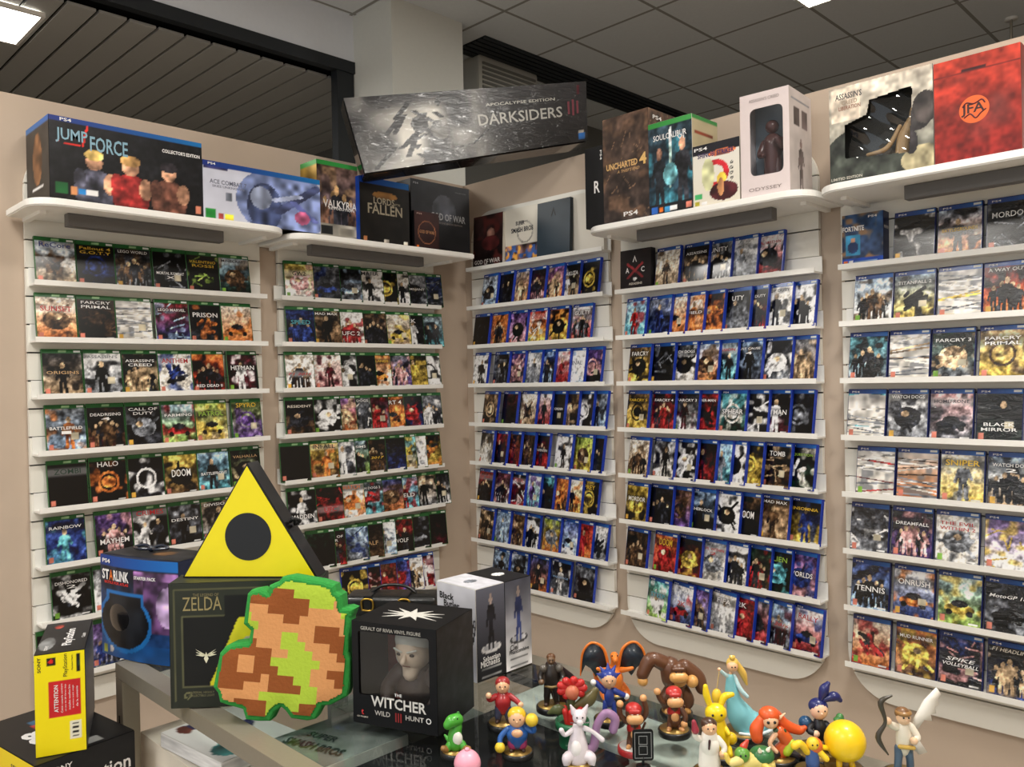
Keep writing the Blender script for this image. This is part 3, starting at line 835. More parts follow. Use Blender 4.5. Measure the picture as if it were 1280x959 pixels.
r = carton('game_carton', 'tall green-topped carton with warriors beside the jet aircraft carton', (.25, -1.062, 2.2165), PI/2, W, D, H, A, None, B)
T(r, 'VALKYRIA', .55, .455, .17, .034, W, H, 'w'); T(r, 'REVOLUTION', .58, .4, .13, .011, W, H, 'w')
W, D, H = .272, .1, .29
A = Art(60, 60, 6); A.grad((26,24,22), (20,18,16)); A.clutter(.3, 4); A.put(A.ell(.5, .75, .25, .06), (120,84,44), .5); A.put(A.rect(.06, .03, .13, .1), (214,140,90)); A.put(A.rect(.46, .03, .56, .08), 'f'); A.put(A.rect(.88, .03, .95, .07), 'f'); banner(A, .915, (16,60,150), (20,110,190))
r = carton('game_carton', 'square black carton with bright blue top strip and bronze lettering', (.28, -.867, 2.2165), PI/2, W, D, H, A, flat((20,20,24)), flat((16,60,150)))
T(r, 'LORDS', .48, .66, .115, .03, W, H, (150,140,120)); T(r, 'OF THE', .75, .64, .03, .01, W, H, (150,140,120)); T(r, 'FALLEN', .5, .53, .19, .045, W, H, (150,140,120)); T(r, 'PS4', .14, .955, .035, .011, W, H)
W, D, H = .368, .16, .333
A = Art(60, 54, 7); A.grad((34,36,42), (16,16,20)); A.clutter(.25, 4); A.put(A.ell(.55, .62, .2, .22), (62,64,72), .5)
r = carton('game_carton', 'dark charcoal carton nearest the room corner under the long tilted carton', (.25, -.5597, 2.2165), PI/2, W, D, H, A, flat((16,16,18)), flat((16,16,18)))
T(r, 'GOD OF WAR', .62, .52, .22, .034, W, H, (150,150,152)); T(r, 'PS4', .08, .945, .03, .009, W, H, (160,160,166)); T(r, 'COLLECTION', .84, .91, .07, .006, W, H, (120,120,122)); T(r, 'STONE MASON EDITION', .66, .43, .15, .009, W, H, (110,100,96))
W, D, H = .1485, .02, .176
A = Art(34, 40, 8); A.grad((52,24,22), (40,18,18)); A.clutter(.25, 4); q = ((A.U-.5)/.36)**2+((A.V-.45)/.31)**2; A.put((q < 1)&(q > .86), (150,96,64)); A.put(A.rect(.08, .04, .16, .1), 'o')
r = carton('slipcase', 'small maroon slipcase with a bronze ring, standing before the charcoal carton', (.286, -.571, 2.2165), PI/2, W, D, H, A, flat((40,16,18)), None)
T(r, 'GOD OF WAR', .5, .46, .09, .015, W, H, (170,120,80)); T(r, 'PS4', .2, .93, .03, .007, W, H, (180,150,140))
# --- rail above the middle panel
W, D, H = .215, .02, .27
A = Art(44, 54, 9); A.grad((44,26,26), (22,14,16)); A.clutter(.5, 5, (96,40,36)); A.put(A.ell(.6, .62, .13, .12), (150,110,96), .5); A.put(A.ell(.6, .46, .3, .14), (70,30,30), .5)
r = carton('hardcover_book', 'dark red hardcover book at the end of the top rail beside the room corner', (.145, -.078, 2.170), 0, W, D, H, A, flat((190,184,172)), None, cat='book', tilt=-.05)
T(r, 'GOD', .2, .12, .06, .022, W, H, (196,190,186)); T(r, 'OF', .46, .11, .03, .03, W, H, (196,190,186)); T(r, 'WAR', .75, .12, .08, .022, W, H, (196,190,186))
W, D, H = .625, .022, .275
A = Art(110, 50, 10); A.grad((226,220,206), (222,216,204)); k = (A.V < .34)&(A.U < .5); A.put(k, (120,90,90), .9); A.put(k&(vnoise(50, 110, 14, A.rng) > .6), (60,90,150), .4); A.put(k&(vnoise(50, 110, 15, A.rng) > .66), (214,150,70), .4)
A.put(A.ell(.22, .55, .09, .2)&~A.ell(.22, .55, .075, .17), (150,146,138))
r = carton('flat_white_carton', 'wide white carton with a mosaic of colours behind the dark book', (.36, -.052, 2.170), 0, W, D, H, A, flat((220,214,204)), None, m=M_card)
T(r, 'SUPER', .17, .72, .06, .02, W, H, 'd', bold=.03); T(r, 'SMASH BROS', .19, .6, .15, .024, W, H, 'd', bold=.03)
W, D, H = .207, .016, .266
A = Art(30, 40, 11); A.grad((44,54,62), (52,66,78)); A.clutter(.1, 3)
r = carton('hardcover_book', 'plain slate blue hardcover book standing in front of the wide white carton', (.604, -.086, 2.170), 0, W, .02, H, A, flat((36,44,50)), None, cat='book', tilt=-.05)
E1 = prism_bm([(-.016, -.02), (0, .022), (.016, -.02), (.011, -.02), (0, .008), (-.011, -.02)], .0004, 'y')
o = obj('cover_emblem', E1, ink('k'), r, False); o.location = (W*.5, -.0016, H*.8)
# --- shelf above the fourth panel
zS = 2.2225
A = Art(24, 40, 12); A.grad((16,16,18), (14,14,16)); A.clutter(.2, 3)
W, D, H = .1005, .2, .335
r = carton('game_carton', 'narrow black carton with a white emblem left of the brown leather-look carton', (1.0755, -.285, zS), 0, W, D, H, A, None, flat((14,14,16)))
T(r, 'R', .62, .5, .03, .05, W, H, 'w'); put_text('PS4', W*.85, -.0012, H*.88, .04, .009, 'w', r, 'platform_lettering', (0, PI/2, 0))
W, D, H = .2255, .185, .43
def leather(seed):
    A = Art(44, 80, seed); A.grad((84,64,52), (52,42,38)); A.clutter(.35, 9, (112,84,64)); A.clutter(.35, 16)
    for _ in range(26):
        u, v = A.rng.rand(2); A.put(A.line(u, v, u+A.rng.randn()*.07, v+A.rng.randn()*.06, .006), (116,90,70), .3)
    return A
r = carton('game_carton', 'tallest brown leather-look carton with gold lettering on the right shelf', (1.1795, -.295, zS), 0, W, D, H, leather(13), leather(14), None, m=mat('brown_carton', (70,54,46), .5))
T(r, 'UNCHARTED', .42, .535, .155, .026, W, H, (214,172,110), bold=.03); T(r, '4', .88, .55, .034, .046, W, H, (224,182,110), bold=.03); T(r, "A THIEF'S END", .56, .475, .11, .012, W, H, (190,150,100), shear=.3); T(r, 'PS4', .6, .07, .07, .018, W, H, 'w')
put_text('PS4', W+.0015, .06, H*.93, .06, .016, 'w', r, 'platform_lettering', (0, 0, PI/2))
W, D, H = .197, .18, .358
A = Art(50, 84, 15); A.grad((40,56,66), (34,62,78)); A.clutter(.5, 6, (70,150,170)); A.put(A.line(.5, .3, .52, .9, .03), (190,220,210), .4); A.person(.25, .04, .7, (30,34,40), (150,110,90)); A.person(.78, .04, .78, (44,44,50), (160,120,96)); A.put(A.ell(.5, .42, .16, .12), (120,190,200), .5); A.clutter(.5, 12); A.clutter(.4, 20); A.put(A.rect(0, 0, 1, .11), (24,26,30), .2)
A.put(A.rect(.05, .02, .2, .09), (40,90,170)); A.put(A.rect(.23, .03, .31, .08), 'o'); A.put(A.rect(.35, .02, .48, .08), (60,140,190)); A.put(A.rect(.48, .03, .64, .08), 'w'); A.put(A.rect(.84, .03, .96, .09), (220,130,110)); banner(A, .95, (50,140,60), (70,160,80))
B = Art(30, 60, 16); B.grad((200,186,150), (190,176,140)); B.clutter(.1, 4); B.put(B.rect(.1, .8, .8, .84), (130,60,40)); B.put(B.rect(.1, .5, .6, .52), 'g'); banner(B, .95, (70,150,80), (70,150,80))
r = carton('game_carton', 'carton with green top strip and blue lit duellists between brown and white ones', (1.406, -.297, zS), 0, W, D, H, A, B, None, top=flat((200,196,180)), m=M_card)
T(r, 'SOULCALIBUR', .5, .83, .15, .022, W, H, 'w'); T(r, 'VI', .75, .78, .03, .012, W, H, 'w')
W, D, H = .192, .06, .229
A = Art(50, 60, 17); A.grad((228,224,214), (222,214,196)); A.put(A.rect(0, .84, 1, 1), (28,28,34), .2); q = A.ell(.5, .5, .28, .22); A.put(q&~A.ell(.5, .5, .17, .13), (196,40,50), .2)
A.put(A.ell(.33, .5, .14, .26), (206,206,160), .2); A.put(A.ell(.62, .4, .1, .1), (224,190,70), .3); A.put(A.ell(.66, .2, .3, .15), (80,30,36), .5); A.put(A.ell(.6, .27, .07, .14), (214,150,100), .3); A.put(A.ell(.63, .82, .3, .05), (216,120,70), .4)
A.put(A.rect(.03, .03, .14, .09), (220,206,60)); A.put(A.rect(.04, .12, .2, .22), (60,150,90)); A.put(A.rect(.18, .03, .3, .08), 'w')
for v in (.62, .54, .46, .38): A.put(A.ell(.83, v, .035, .025)&~A.ell(.83, v, .015, .01), 'k')
r = carton('game_carton', 'short white carton with red ring and black top, before the window box', (1.6065, -.30, zS), 0, W, D, H, A, flat((190,184,170)), None)
T(r, 'PS4', .18, .93, .055, .012, W, H, 'w'); T(r, 'SHINOBI STRIKER', .5, .82, .15, .018, W, H, (60,40,90), bold=.03)
# window box with a dark figure inside
W, D, H = .178, .2, .365
r = carton('window_box', 'tall pinkish white window box with a dark figurine behind clear film', (1.803, -.30, zS), rad(4), W, D, H, None, None, None, body=False, cat='toy box')
wb = mat('blush_white_carton', (214,200,198), .55, var=.04)
fr = bmesh.new(); inner = rrect(.036, .075, W-.022, H-.055, .02, 5); outer = [(0, 0), (W, 0), (W, H), (0, H)]
def ring_bm(outer, inner, t0, t):
    bm = bmesh.new(); polys = tessellate_polygon([[Vector((a, b, 0)) for a, b in outer], [Vector((a, b, 0)) for a, b in inner[::-1]]])
    pts = outer+inner[::-1]; vs = [bm.verts.new((a, t0, b)) for a, b in pts]
    for tri in polys:
        try: bm.faces.new([vs[i] for i in tri])
        except ValueError: pass
    g = bmesh.ops.extrude_face_region(bm, geom=bm.faces[:]); bmesh.ops.translate(bm, vec=(0, t, 0), verts=[v for v in g['geom'] if isinstance(v, bmesh.types.BMVert)])
    bmesh.ops.recalc_face_normals(bm, faces=bm.faces); return bm
obj('front_frame', ring_bm(outer, inner, 0, .002), wb, r, False)
obj('carton', join(box_bm(0, .002, 0, .002, D, H), box_bm(W-.002, .002, 0, W, D, H), box_bm(.002, D-.002, 0, W-.002, D, H), box_bm(.002, .002, 0, W-.002, D, .002), box_bm(.002, .002, H-.002, W-.002, D, H)), wb, r, False)
box('film_window', (.02, .0025, .06, W-.006, .0032, H-.03), glass_mat('clear_film', (240,242,244), .02, .06), r)
box('inner_lining', (.004, D*.6, .004, W-.004, D*.6+.002, H-.004), mat('blue_grey_card', (150,166,178), .7), r)
B = Art(40, 64, 18); B.grad((206,196,192), (196,186,182)); B.clutter(.08, 6); B.put(B.rect(.2, .66, .45, .84), (90,80,80), .5); B.put(B.rect(.55, .66, .82, .84), (96,84,84), .5); B.person(.5, .06, .5, (104,92,90), (120,100,96)); B.put(B.rect(.1, .9, .9, .91), 'g')
sheet('side_print', B, D-.001, H-.001, M_box, r, (W+.0006, .0005, .0005), (0, 0, PI/2))
T(r, "ASSASSIN'S CREED", .5, .93, .11, .011, W, H, (120,108,104), bold=0); T(r, 'ODYSSEY', .5, .075, .12, .012, W, H, (130,116,112), bold=0)
mf = mat('dark_resin', (96,58,54), .25, coat=.5)
obj('boxed_figurine', join(limb_bm([(.09, .07, .06), (.088, .07, .12), (.09, .07, .2)], [.016, .03, .034], 14), limb_bm([(.08, .07, .14), (.07, .06, .07)], [.02, .012]), limb_bm([(.102, .07, .14), (.115, .06, .07)], [.02, .012]), limb_bm([(.06, .07, .2), (.05, .05, .16), (.07, .03, .15)], [.016, .012, .01]), limb_bm([(.12, .07, .2), (.135, .05, .17), (.12, .03, .2)], [.016, .012, .01]), ball_bm((.09, .065, .255), .024), lathe_bm([(.045, .0), (.045, .01), (.04, .014)], 24, (.09, .07, .045))), mf, r)
# --- shelf above the far right panel
zE = 2.2165
W, D, H = .3185, .14, .31
def ring2(W, H, hole, t): return ring_bm([(0, 0), (W, 0), (W, H), (0, H)], hole, 0, t)
r = carton('window_box', 'wide cream window box with dark landscape print beside the red carton', (2.1255, -.30, zE), 0, W, D, H, None, None, None, body=False, cat='toy box')
hole = [(.048, .075)]+[(W-.07, .055)]+[(W-.07+.012*math.cos(rad(a))-.012+.012, H-.05-.012+.012*math.sin(rad(a))) for a in range(0, 91, 15)]+[(.128, H-.062), (.118, H-.105), (.048, H-.125)]
A = Art(110, 96, 19); A.grad((222,210,192), (70,74,68), .9); A.clutter(.22, 5)
A.put((A.V < .42+.1*np.sin(A.U*9))&(A.U < .8), (56,60,54), .5); A.put(A.ell(.9, .1, .2, .14), (150,140,110), .3); A.put(A.rect(.02, .64, .32, .98), (222,206,186), .08); A.put(A.ell(.83, .5, .16, .12), (56,52,52), .5); A.put(A.ell(.93, .6, .12, .16), (62,56,54), .5); A.put(A.ell(.8, .28, .06, .12), (50,46,48), .4)
A.clutter(.3, 12)
sh = sheet('front_print', A, W-.001, H-.001, M_box, r, (.0005, -.0008, .0005))
def inside(x, y, P):
    c = False; j = len(P)-1
    for i in range(len(P)):
        if (P[i][1] > y) != (P[j][1] > y) and x < (P[j][0]-P[i][0])*(y-P[i][1])/(P[j][1]-P[i][1])+P[i][0]: c = not c
        j = i
    return c
bm = bmesh.new(); bm.from_mesh(sh.data)
bmesh.ops.delete(bm, geom=[f for f in bm.faces if all(inside(v.co.x, v.co.z, hole) for v in f.verts)], context='FACES'); bm.to_mesh(sh.data); bm.free()
obj('front_frame', ring2(W, H, hole, .002), mat('dark_card_edge', (60,58,54), .6), r, False)
obj('carton', join(box_bm(0, .002, 0, .002, D, H), box_bm(W-.002, .002, 0, W, D, H), box_bm(.002, D-.002, 0, W-.002, D, H), box_bm(.002, .002, 0, W-.002, D, .002), box_bm(.002, .002, H-.002, W-.002, D, H)), M_card, r, False)
fb = bmesh.new(); bmesh.ops.create_grid(fb, x_segments=26, y_segments=18, size=.5)
for v in fb.verts: v.co = Vector((.045+(v.co.x+.5)*(W-.11), .012+.007*math.sin(v.co.x*9+v.co.y*5)*math.cos(v.co.y*7), .05+(v.co.y+.5)*(H-.10)))
obj('film_window', fb, glass_mat('crinkled_film', (235,235,235), .04, .05), r)
for p_ in r.children[-1].data.polygons: p_.use_smooth = True
box('inner_lining', (.004, D*.75, .004, W-.004, D*.75+.002, H-.004), mat('black_card', (50,54,54), .6), r)
obj('boxed_figurine', join(limb_bm([(.2, .07, .06), (.21, .07, .12), (.235, .06, .17)], [.02, .022, .014]), limb_bm([(.235, .06, .17), (.25, .05, .2)], [.01, .014]), lathe_bm([(.06, 0), (.06, .012), (.03, .03)], 24, (.18, .07, .04)), limb_bm([(.1, .06, .09), (.16, .06, .1), (.2, .06, .16)], [.006, .008, .006])), mat('bronze_resin', (190,160,120), .3, coat=.4), r)
T(r, "ASSASSIN'S", .2, .9, .085, .02, W, H, 'd'); T(r, 'CREED', .21, .83, .05, .013, W, H, (150,130,110)); T(r, 'LIBERATION', .21, .775, .07, .013, W, H, (130,80,60)); T(r, 'LIMITED EDITION', .17, .045, .1, .009, W, H, (190,184,170))
W, D, H = .229, .13, .305
A = Art(60, 80, 20); A.grad((166,50,32), (116,26,22)); A.clutter(.3, 6); A.clutter(.3, 14); k = np.clip((vnoise(80, 60, 6, A.rng)-.4)*3, 0, 1)*np.clip(1.2-((A.U-.55)/.45)**2-((A.V-.52)/.36)**2, 0, 1); A.a = A.a*(1-.5*k[..., None])+np.array((96,60,60))*.5*k[..., None]
A.put(A.rect(0, .845, 1, .86), (96,26,24), .2); A.put(A.rect(.33, .86, .62, .885), (60,24,24), .2)
r = carton('game_carton', 'red speckled carton with a round orange monogram on the far right shelf', (2.446, -.30, zE), 0, W, D, H, A, flat((120,30,30)), None, m=mat('red_carton', (170,48,38), .45))
bm = bmesh.new(); bmesh.ops.create_circle(bm, cap_ends=True, segments=40, radius=.04); bmesh.ops.rotate(bm, matrix=Matrix.Rotation(PI/2, 3, 'X'), verts=bm.verts)
o = obj('monogram_disc', bm, mat('orange_print', (214,96,40), .5), r, False); o.location = (W*.475, -.0009, H*.475)
T(r, 'JFA', .46, .475, .062, .036, W, H, (50,20,20), 'monogram', bold=.02)
o = obj('monogram_flourish', join(limb_bm([(-.03, 0, .012), (-.02, 0, .022), (.0, 0, .016), (.02, 0, .024), (.028, 0, .014)], .0022, 6), limb_bm([(-.026, 0, -.02), (-.01, 0, -.012), (.004, 0, -.026), (.018, 0, -.014), (.03, 0, -.006)], .0022, 6)), ink('m'), r); o.location = (W*.475, -.0006, H*.475)
# --- long wrapped carton lying across the corner
zc = [Vector(p) for p in ((.379, -.908, 2.487), (.865, -.004, 2.694), (.871, -.014, 2.966), (.316, -.968, 2.812))]
r = empty('long_wrapped_carton', 'very long black film-wrapped carton laid across the room corner', 'box', zc[0])
R0 = zc[0]; nrm = ((zc[1]-zc[0]).cross(zc[3]-zc[0])).normalized(); 
if nrm.dot(Vector((1, -1, 0))) < 0: nrm = -nrm
bk = -nrm*.13
bm = bmesh.new(); va = [bm.verts.new(p-R0-nrm*.016) for p in zc]; vb = [bm.verts.new(p-R0+bk) for p in zc]
bm.faces.new(va); bm.faces.new(vb[::-1])
for i in range(4): bm.faces.new((va[i], vb[i], vb[(i+1) % 4], va[(i+1) % 4]))
bmesh.ops.recalc_face_normals(bm, faces=bm.faces); bmesh.ops.bevel(bm, geom=bm.edges[:], offset=.004, segments=2, affect='EDGES')
obj('carton', bm, mat('black_film_carton', (22,22,24), .2, coat=1, bump=.5, bscale=30), r, False)
A = Art(200, 66, 21); A.grad((40,40,43), (26,26,28)); A.clutter(.2, 5)
k = np.clip(1.4-np.abs(A.U-.28)/.24, 0, 1)*np.clip(vnoise(66, 200, 3, A.rng)*2.8-.7, 0, 1); A.a = A.a*(1-k[..., None])+np.array((226,222,210))*k[..., None]
for i in range(20):
    u = .14+A.rng.rand()*.25; v = A.rng.rand()*.9; A.put(A.line(u, v, u+A.rng.randn()*.06, v-.25*A.rng.rand(), .012), (38,38,40), .6)
A.put(A.ell(.27, .56, .035, .12), (70,70,70), .6); A.put(A.ell(.35, .46, .04, .14), (86,84,80), .6); A.put(A.line(.3, .16, .48, .2, .006), 'k'); A.put(A.line(.48, .2, .56, .4, .006), 'k'); A.put(A.ell(.40, .85, .05, .1)&~A.ell(.40, .8, .035, .07), 'k')
A.put(A.rect(.955, .04, .985, .14), (40,90,150)); A.put(A.rect(.958, .14, .982, .19), 'f'); A.put(A.rect(.955, .8, .965, .95), 'm')
sh = sheet('front_print', A, 1, 1, M_boxfilm, r)
co_ = np.empty(len(sh.data.vertices)*3, dtype=np.float32); sh.data.vertices.foreach_get('co', co_); co_ = co_.reshape(-1, 3)
def bil(u, v, off): return ((zc[0]*(1-u)+zc[1]*u)*(1-v)+(zc[3]*(1-u)+zc[2]*u)*v)-R0+nrm*off
for i in range(len(co_)): co_[i] = bil(float(co_[i][0])*.996+.002, float(co_[i][2])*.99+.005, .0006)
sh.data.vertices.foreach_set('co', co_.reshape(-1)); sh.data.update()
def wtext(s, u, v, w, h, col, nm, **k):
    src = text_mesh(s, w, h, k.get('shear', 0), k.get('bold', .01), 'wt'); me = src.copy(); me.materials.clear(); me.materials.append(mat('ink_%d_%d_%d' % col, col, .4, metal=.3))
    for vv in me.vertices: vv.co = bil(u+vv.co.x, v+vv.co.z, .0016)
    link(nm, me, None, r)
wtext('DARKSIDERS', .70, .53, .37, .17, (176,174,168), 'title_lettering'); wtext('APOCALYPSE EDITION', .705, .745, .30, .045, (190,188,180), 'subtitle_lettering')
for i in range(3): wtext('I', .915+.02*i, .58, .009, .26-.05*abs(i-1), (124,60,70), 'numeral_mark')

# --- thicker boxes on the narrow rails
W, D, H = .1415, .05, .182
A = Art(40, 52, 22); A.grad((40,70,110), (46,60,90)); A.clutter(.5, 6, (180,130,80)); A.put(A.rect(.08, .2, .45, .6), (60,150,196), .2); A.put(A.ell(.27, .36, .13, .12), (34,60,110), .3); A.put(A.ell(.27, .5, .05, .05), (196,150,120), .2); A.put(A.rect(0, 0, 1, .15), (24,70,170), .15); A.put(A.rect(.05, .04, .13, .11), 'o'); A.put(A.rect(.16, .04, .27, .11), 'w'); A.put(A.rect(.3, .06, .85, .08), 's')
r = carton('game_carton', 'thick blue game carton at the start of the far right panel first row', (2.066, -.0775, 1.971), 0, W, D, H, A, flat((22,30,70)), None, m=M_navy, tilt=-.03)
T(r, 'FORTNITE', .28, .72, .075, .018, W, H, 'w', bold=.03); put_text('FORTNITE', W+.0012, .025, H*.7, .04, .01, 'w', r, 'side_lettering', (0, 0, PI/2)); T(r, 'PS4', .75, .92, .03, .008, W, H)
W, D, H = .162, .03, .178
A = Art(40, 50, 23); A.grad((30,22,22), (24,18,20)); A.clutter(.25, 4); A.put(A.line(.25, .65, .72, .32, .035), (130,40,44), .3); A.put(A.line(.72, .65, .25, .32, .035), (130,40,44), .3); A.put(A.ell(.48, .28, .06, .04), 'w')
r = carton('game_carton', 'square black slipcase with crossed red bars on the fourth panel first row', (1.09, -.0775, 1.971), 0, W, D, H, A, flat((20,16,18)), None, tilt=-.03)
T(r, 'A', .24, .5, .018, .022, W, H, 'w'); T(r, 'C', .74, .5, .018, .022, W, H, 'w'); T(r, 'ASSASSINS', .5, .17, .07, .01, W, H, 'f'); o = obj('cover_emblem', E1.copy() if False else prism_bm([(-.011, -.012), (0, .016), (.011, -.012), (.007, -.012), (0, .006), (-.007, -.012)], .0004, 'y'), ink('w'), r, False); o.location = (W*.48, -.0015, H*.76)

# ------------------------------------------------------------------ glass counter
X0, X1, Y0, Y1, ZT = 1.486, 3.42, -2.345, -1.735, 1.03
c = empty('glass_counter', 'brushed steel framed glass display counter under the figurines', 'counter', (X0, Y0, 0))
w, d = X1-X0, Y1-Y0; b = .04
obj('top_rail', join(box_bm(0, 0, ZT-.032, w, .04, ZT-.002), box_bm(0, d-.04, ZT-.032, w, d, ZT-.002), box_bm(0, .04, ZT-.032, .04, d-.04, ZT-.002), box_bm(w-.04, .04, ZT-.032, w, d-.04, ZT-.002)), M_steel, c, False)
for lx, ly in ((0, 0), (w-b, 0), (0, d-b), (w-b, d-b)):
    lg = box('leg', (lx, ly, 0, lx+.035, ly+.035, ZT-.033), M_steel, c, .001)
    ms = mat('slot_black', (12,12,12), .8)
    for z in (.74, .86, .9):
        box('slot', (lx+.015, ly-.0008, z, lx+.019, ly+.001, z+.022), ms, lg)
box('glass_top', (.042, .042, ZT-.008, w-.042, d-.042, ZT-.002), glass_mat('counter_glass', (236,240,238), .0, .02), c)
box('shelf_board', (.005, .04, .60, w-.005, d-.005, .62), mat('grey_shelf_laminate', (150,148,142), .5), c)
box('cabinet_base', (.04, .04, .0, w-.04, d-.04, .32), mat('grey_shelf_laminate'), c)
box('side_track', (.05, d-.045, ZT-.05, w-.05, d-.041, ZT-.032), mat('dark_seal', (40,40,40), .5), c)
# cartons stored below the glass
def stored(nm, lb, x, y, z, w_, d_, h_, col, rz=0, top=None, front=None):
    return carton(nm, lb, (x, y, z), rz, w_, d_, h_, front or flat(col, 16, 16, int(x*100)), flat(col, 16, 16, 3), flat(col, 16, 16, 4), top or flat(col, 20, 20, 5, .15), m=mat('carton_%d_%d_%d' % col, col, .5))
A = Art(50, 26, 30); A.grad((206,200,186), (214,206,192)); A.clutter(.1, 4); A.put(A.ell(.35, .55, .2, .25), (170,166,156), .2)
stored('storage_carton', 'cream carton stored inside the counter beside its left leg', 1.492, -2.30, .621, .46, .2, .25, (232,222,206), 0, A)
A = Art(50, 40, 31); A.grad((228,226,226), (232,230,228)); A.put(A.line(.1, .25, .45, .8, .07), (40,44,90), .2); A.put(A.line(.45, .8, .75, .5, .07), (40,44,90), .2); A.put(A.ell(.13, .2, .1, .08), (110,50,40), .3); A.put(A.ell(.8, .25, .15, .2), (60,120,120), .6)
r = carton('flat_white_carton', 'flat white carton with blue and brown print lying on the cream carton', (1.60, -2.30, .8725), rad(6), .22, .17, .028, flat('w'), flat('w'), flat('w'), A, m=M_card)
stored('storage_carton', 'long black carton lying under the glass below the figurines', 2.19, -2.27, .621, .30, .345, .375, (24,24,26))
A = Art(50, 40, 33); A.grad((150,154,152), (120,124,124)); A.clutter(.3, 3)
r = stored('flat_grey_carton', 'pale grey carton lettered in black under the glass by the window box', 2.02, -2.298, .621, .155, .18, .385, (220,220,216), 0, A)
put_text('SUPER', .06, .075, .3872, .06, .018, 'd', r, 'top_lettering', (-PI/2, 0, .3)); put_text('SMASH BROS', .08, .045, .3872, .12, .024, 'd', r, 'top_lettering', (-PI/2, 0, .3), bold=.03)
A = Art(40, 30, 34); A.grad((110,112,110), (92,96,94)); A.clutter(.3, 3); A.put(A.ell(.6, .5, .14, .25), (130,70,56), .4); A.put(A.ell(.6, .5, .06, .12), (130,150,120), .3)
stored('storage_carton', 'grey carton with a red brown oval under the glass by the cushion', 1.90, -2.10, .621, .27, .17, .36, (130,132,130), 0, A)
stored('storage_carton', 'light grey carton under the glass along the rear rail', 2.185, -1.915, .621, .78, .125, .382, (222,224,220))
stored('storage_carton', 'light grey carton under the glass at the right end of the rear rail', 2.98, -1.915, .621, .35, .125, .382, (222,224,220))
stored('storage_carton', 'wide pale grey carton under the glass right of the black one', 2.51, -2.29, .621, .62, .36, .382, (218,220,216))

# ------------------------------------------------------------------ things on the counter
zc0 = 1.0295
# curved starter pack box
W, D, H = .235, .10, .213
r = empty('starter_pack_box', 'dark game carton with blue edging and bulging front at the counter corner', 'box', (1.400, -2.340, zc0), rad(18))
n = 14; arc = [(W*i/n, -.012*math.sin(PI*i/n)) for i in range(n+1)]
pts = arc+[(W, D), (0, D)]
obj('carton', prism_bm(pts, H, 'z', 0), mat('navy_carton', (26,36,62), .4), r, False)
bend = lambda u, v: -.012*np.sin(PI*np.clip(u, 0, 1))-.0008
A = Art(70, 64, 40); A.grad((22,22,30), (30,70,130)); A.clutter(.2, 4); A.put(A.rect(.5, .3, 1, .88), (120,84,130), .7); A.put(A.rect(.62, .3, 1, .8), (90,60,100), .9); A.put(A.ell(.9, .55, .14, .2), (130,110,140), .9); A.clutter(.5, 10)
q = A.rect(.03, .12, .62, .58)|A.ell(.35, .33, .38, .25); A.put(A.rect(.0, 0, 1, .16), (30,84,150), .2)
A.put(A.ell(.34, .36, .37, .30)|A.rect(.1, .5, .62, .66), (34,110,180), .12); A.put(A.ell(.34, .36, .33, .26)|A.rect(.14, .48, .58, .62), (24,26,30), .6)
A.put(A.rect(.03, .03, .1, .11), (180,190,70)); A.put(A.ell(.16, .07, .03, .035), 'w'); banner(A, .90, (22,54,130), (26,110,190))
sheet('front_print', A, W, H, M_box, r, (0, 0, 0), bend=bend)
obj('blister_window', ball_bm((.08, .004, .085), .05, 1.15, .36, 1.0, 24, 16), mat('black_gamepad', (16,16,18), .25, coat=.6), r)
def ctext(s, x, z, w_, h_, col, nm):
    me = text_mesh(s, w_, h_, 0, .03, 'arc').copy(); me.materials.clear(); me.materials.append(ink(col))
    for v in me.vertices: v.co = (v.co.x+x, -.012*math.sin(PI*max(0, min(1, (v.co.x+x)/W)))-.0022, v.co.z+z)
    link(nm, me, None, r)
ctext('PS4', .025, H*.945, .03, .009, 'w', 'platform_lettering'); ctext('ST', .022, H*.81, .027, .022, 'w', 'title_lettering'); ctext('A', .043, H*.81, .014, .022, 'o', 'title_lettering'); ctext('RLINK', .078, H*.81, .052, .022, 'w', 'title_lettering'); ctext('STARTER PACK', .15, H*.82, .06, .007, 'w', 'subtitle_lettering'); ctext('BATTLE FOR ATLAS', .06, H*.735, .085, .006, 'R', 'subtitle_lettering')
A = Art(30, 16, 41); A.grad((26,26,28), (40,40,44)); A.clutter(.5, 4); A.put(A.ell(.6, .5, .1, .2), 'n')
sheet('top_print', A, W-.004, D-.004, M_box, r, (.002, .002, H+.0008), (-PI/2, 0, 0))
t = empty('ribbon_bow', 'small black glossy bow resting on top of the curved game carton', 'bow', (1.47, -2.26, zc0+H+.001), rad(30))
for s in (-1, 1): obj('loop', limb_bm([(0, 0, .006), (s*.02, .006, .012), (s*.042, 0, .008), (s*.02, -.008, .006), (0, 0, .006)], .0035, 8), mat('navy_ribbon', (20,28,44), .2, coat=.8), t)
obj('knot', ball_bm((0, 0, .006), .007), mat('navy_ribbon'), t)
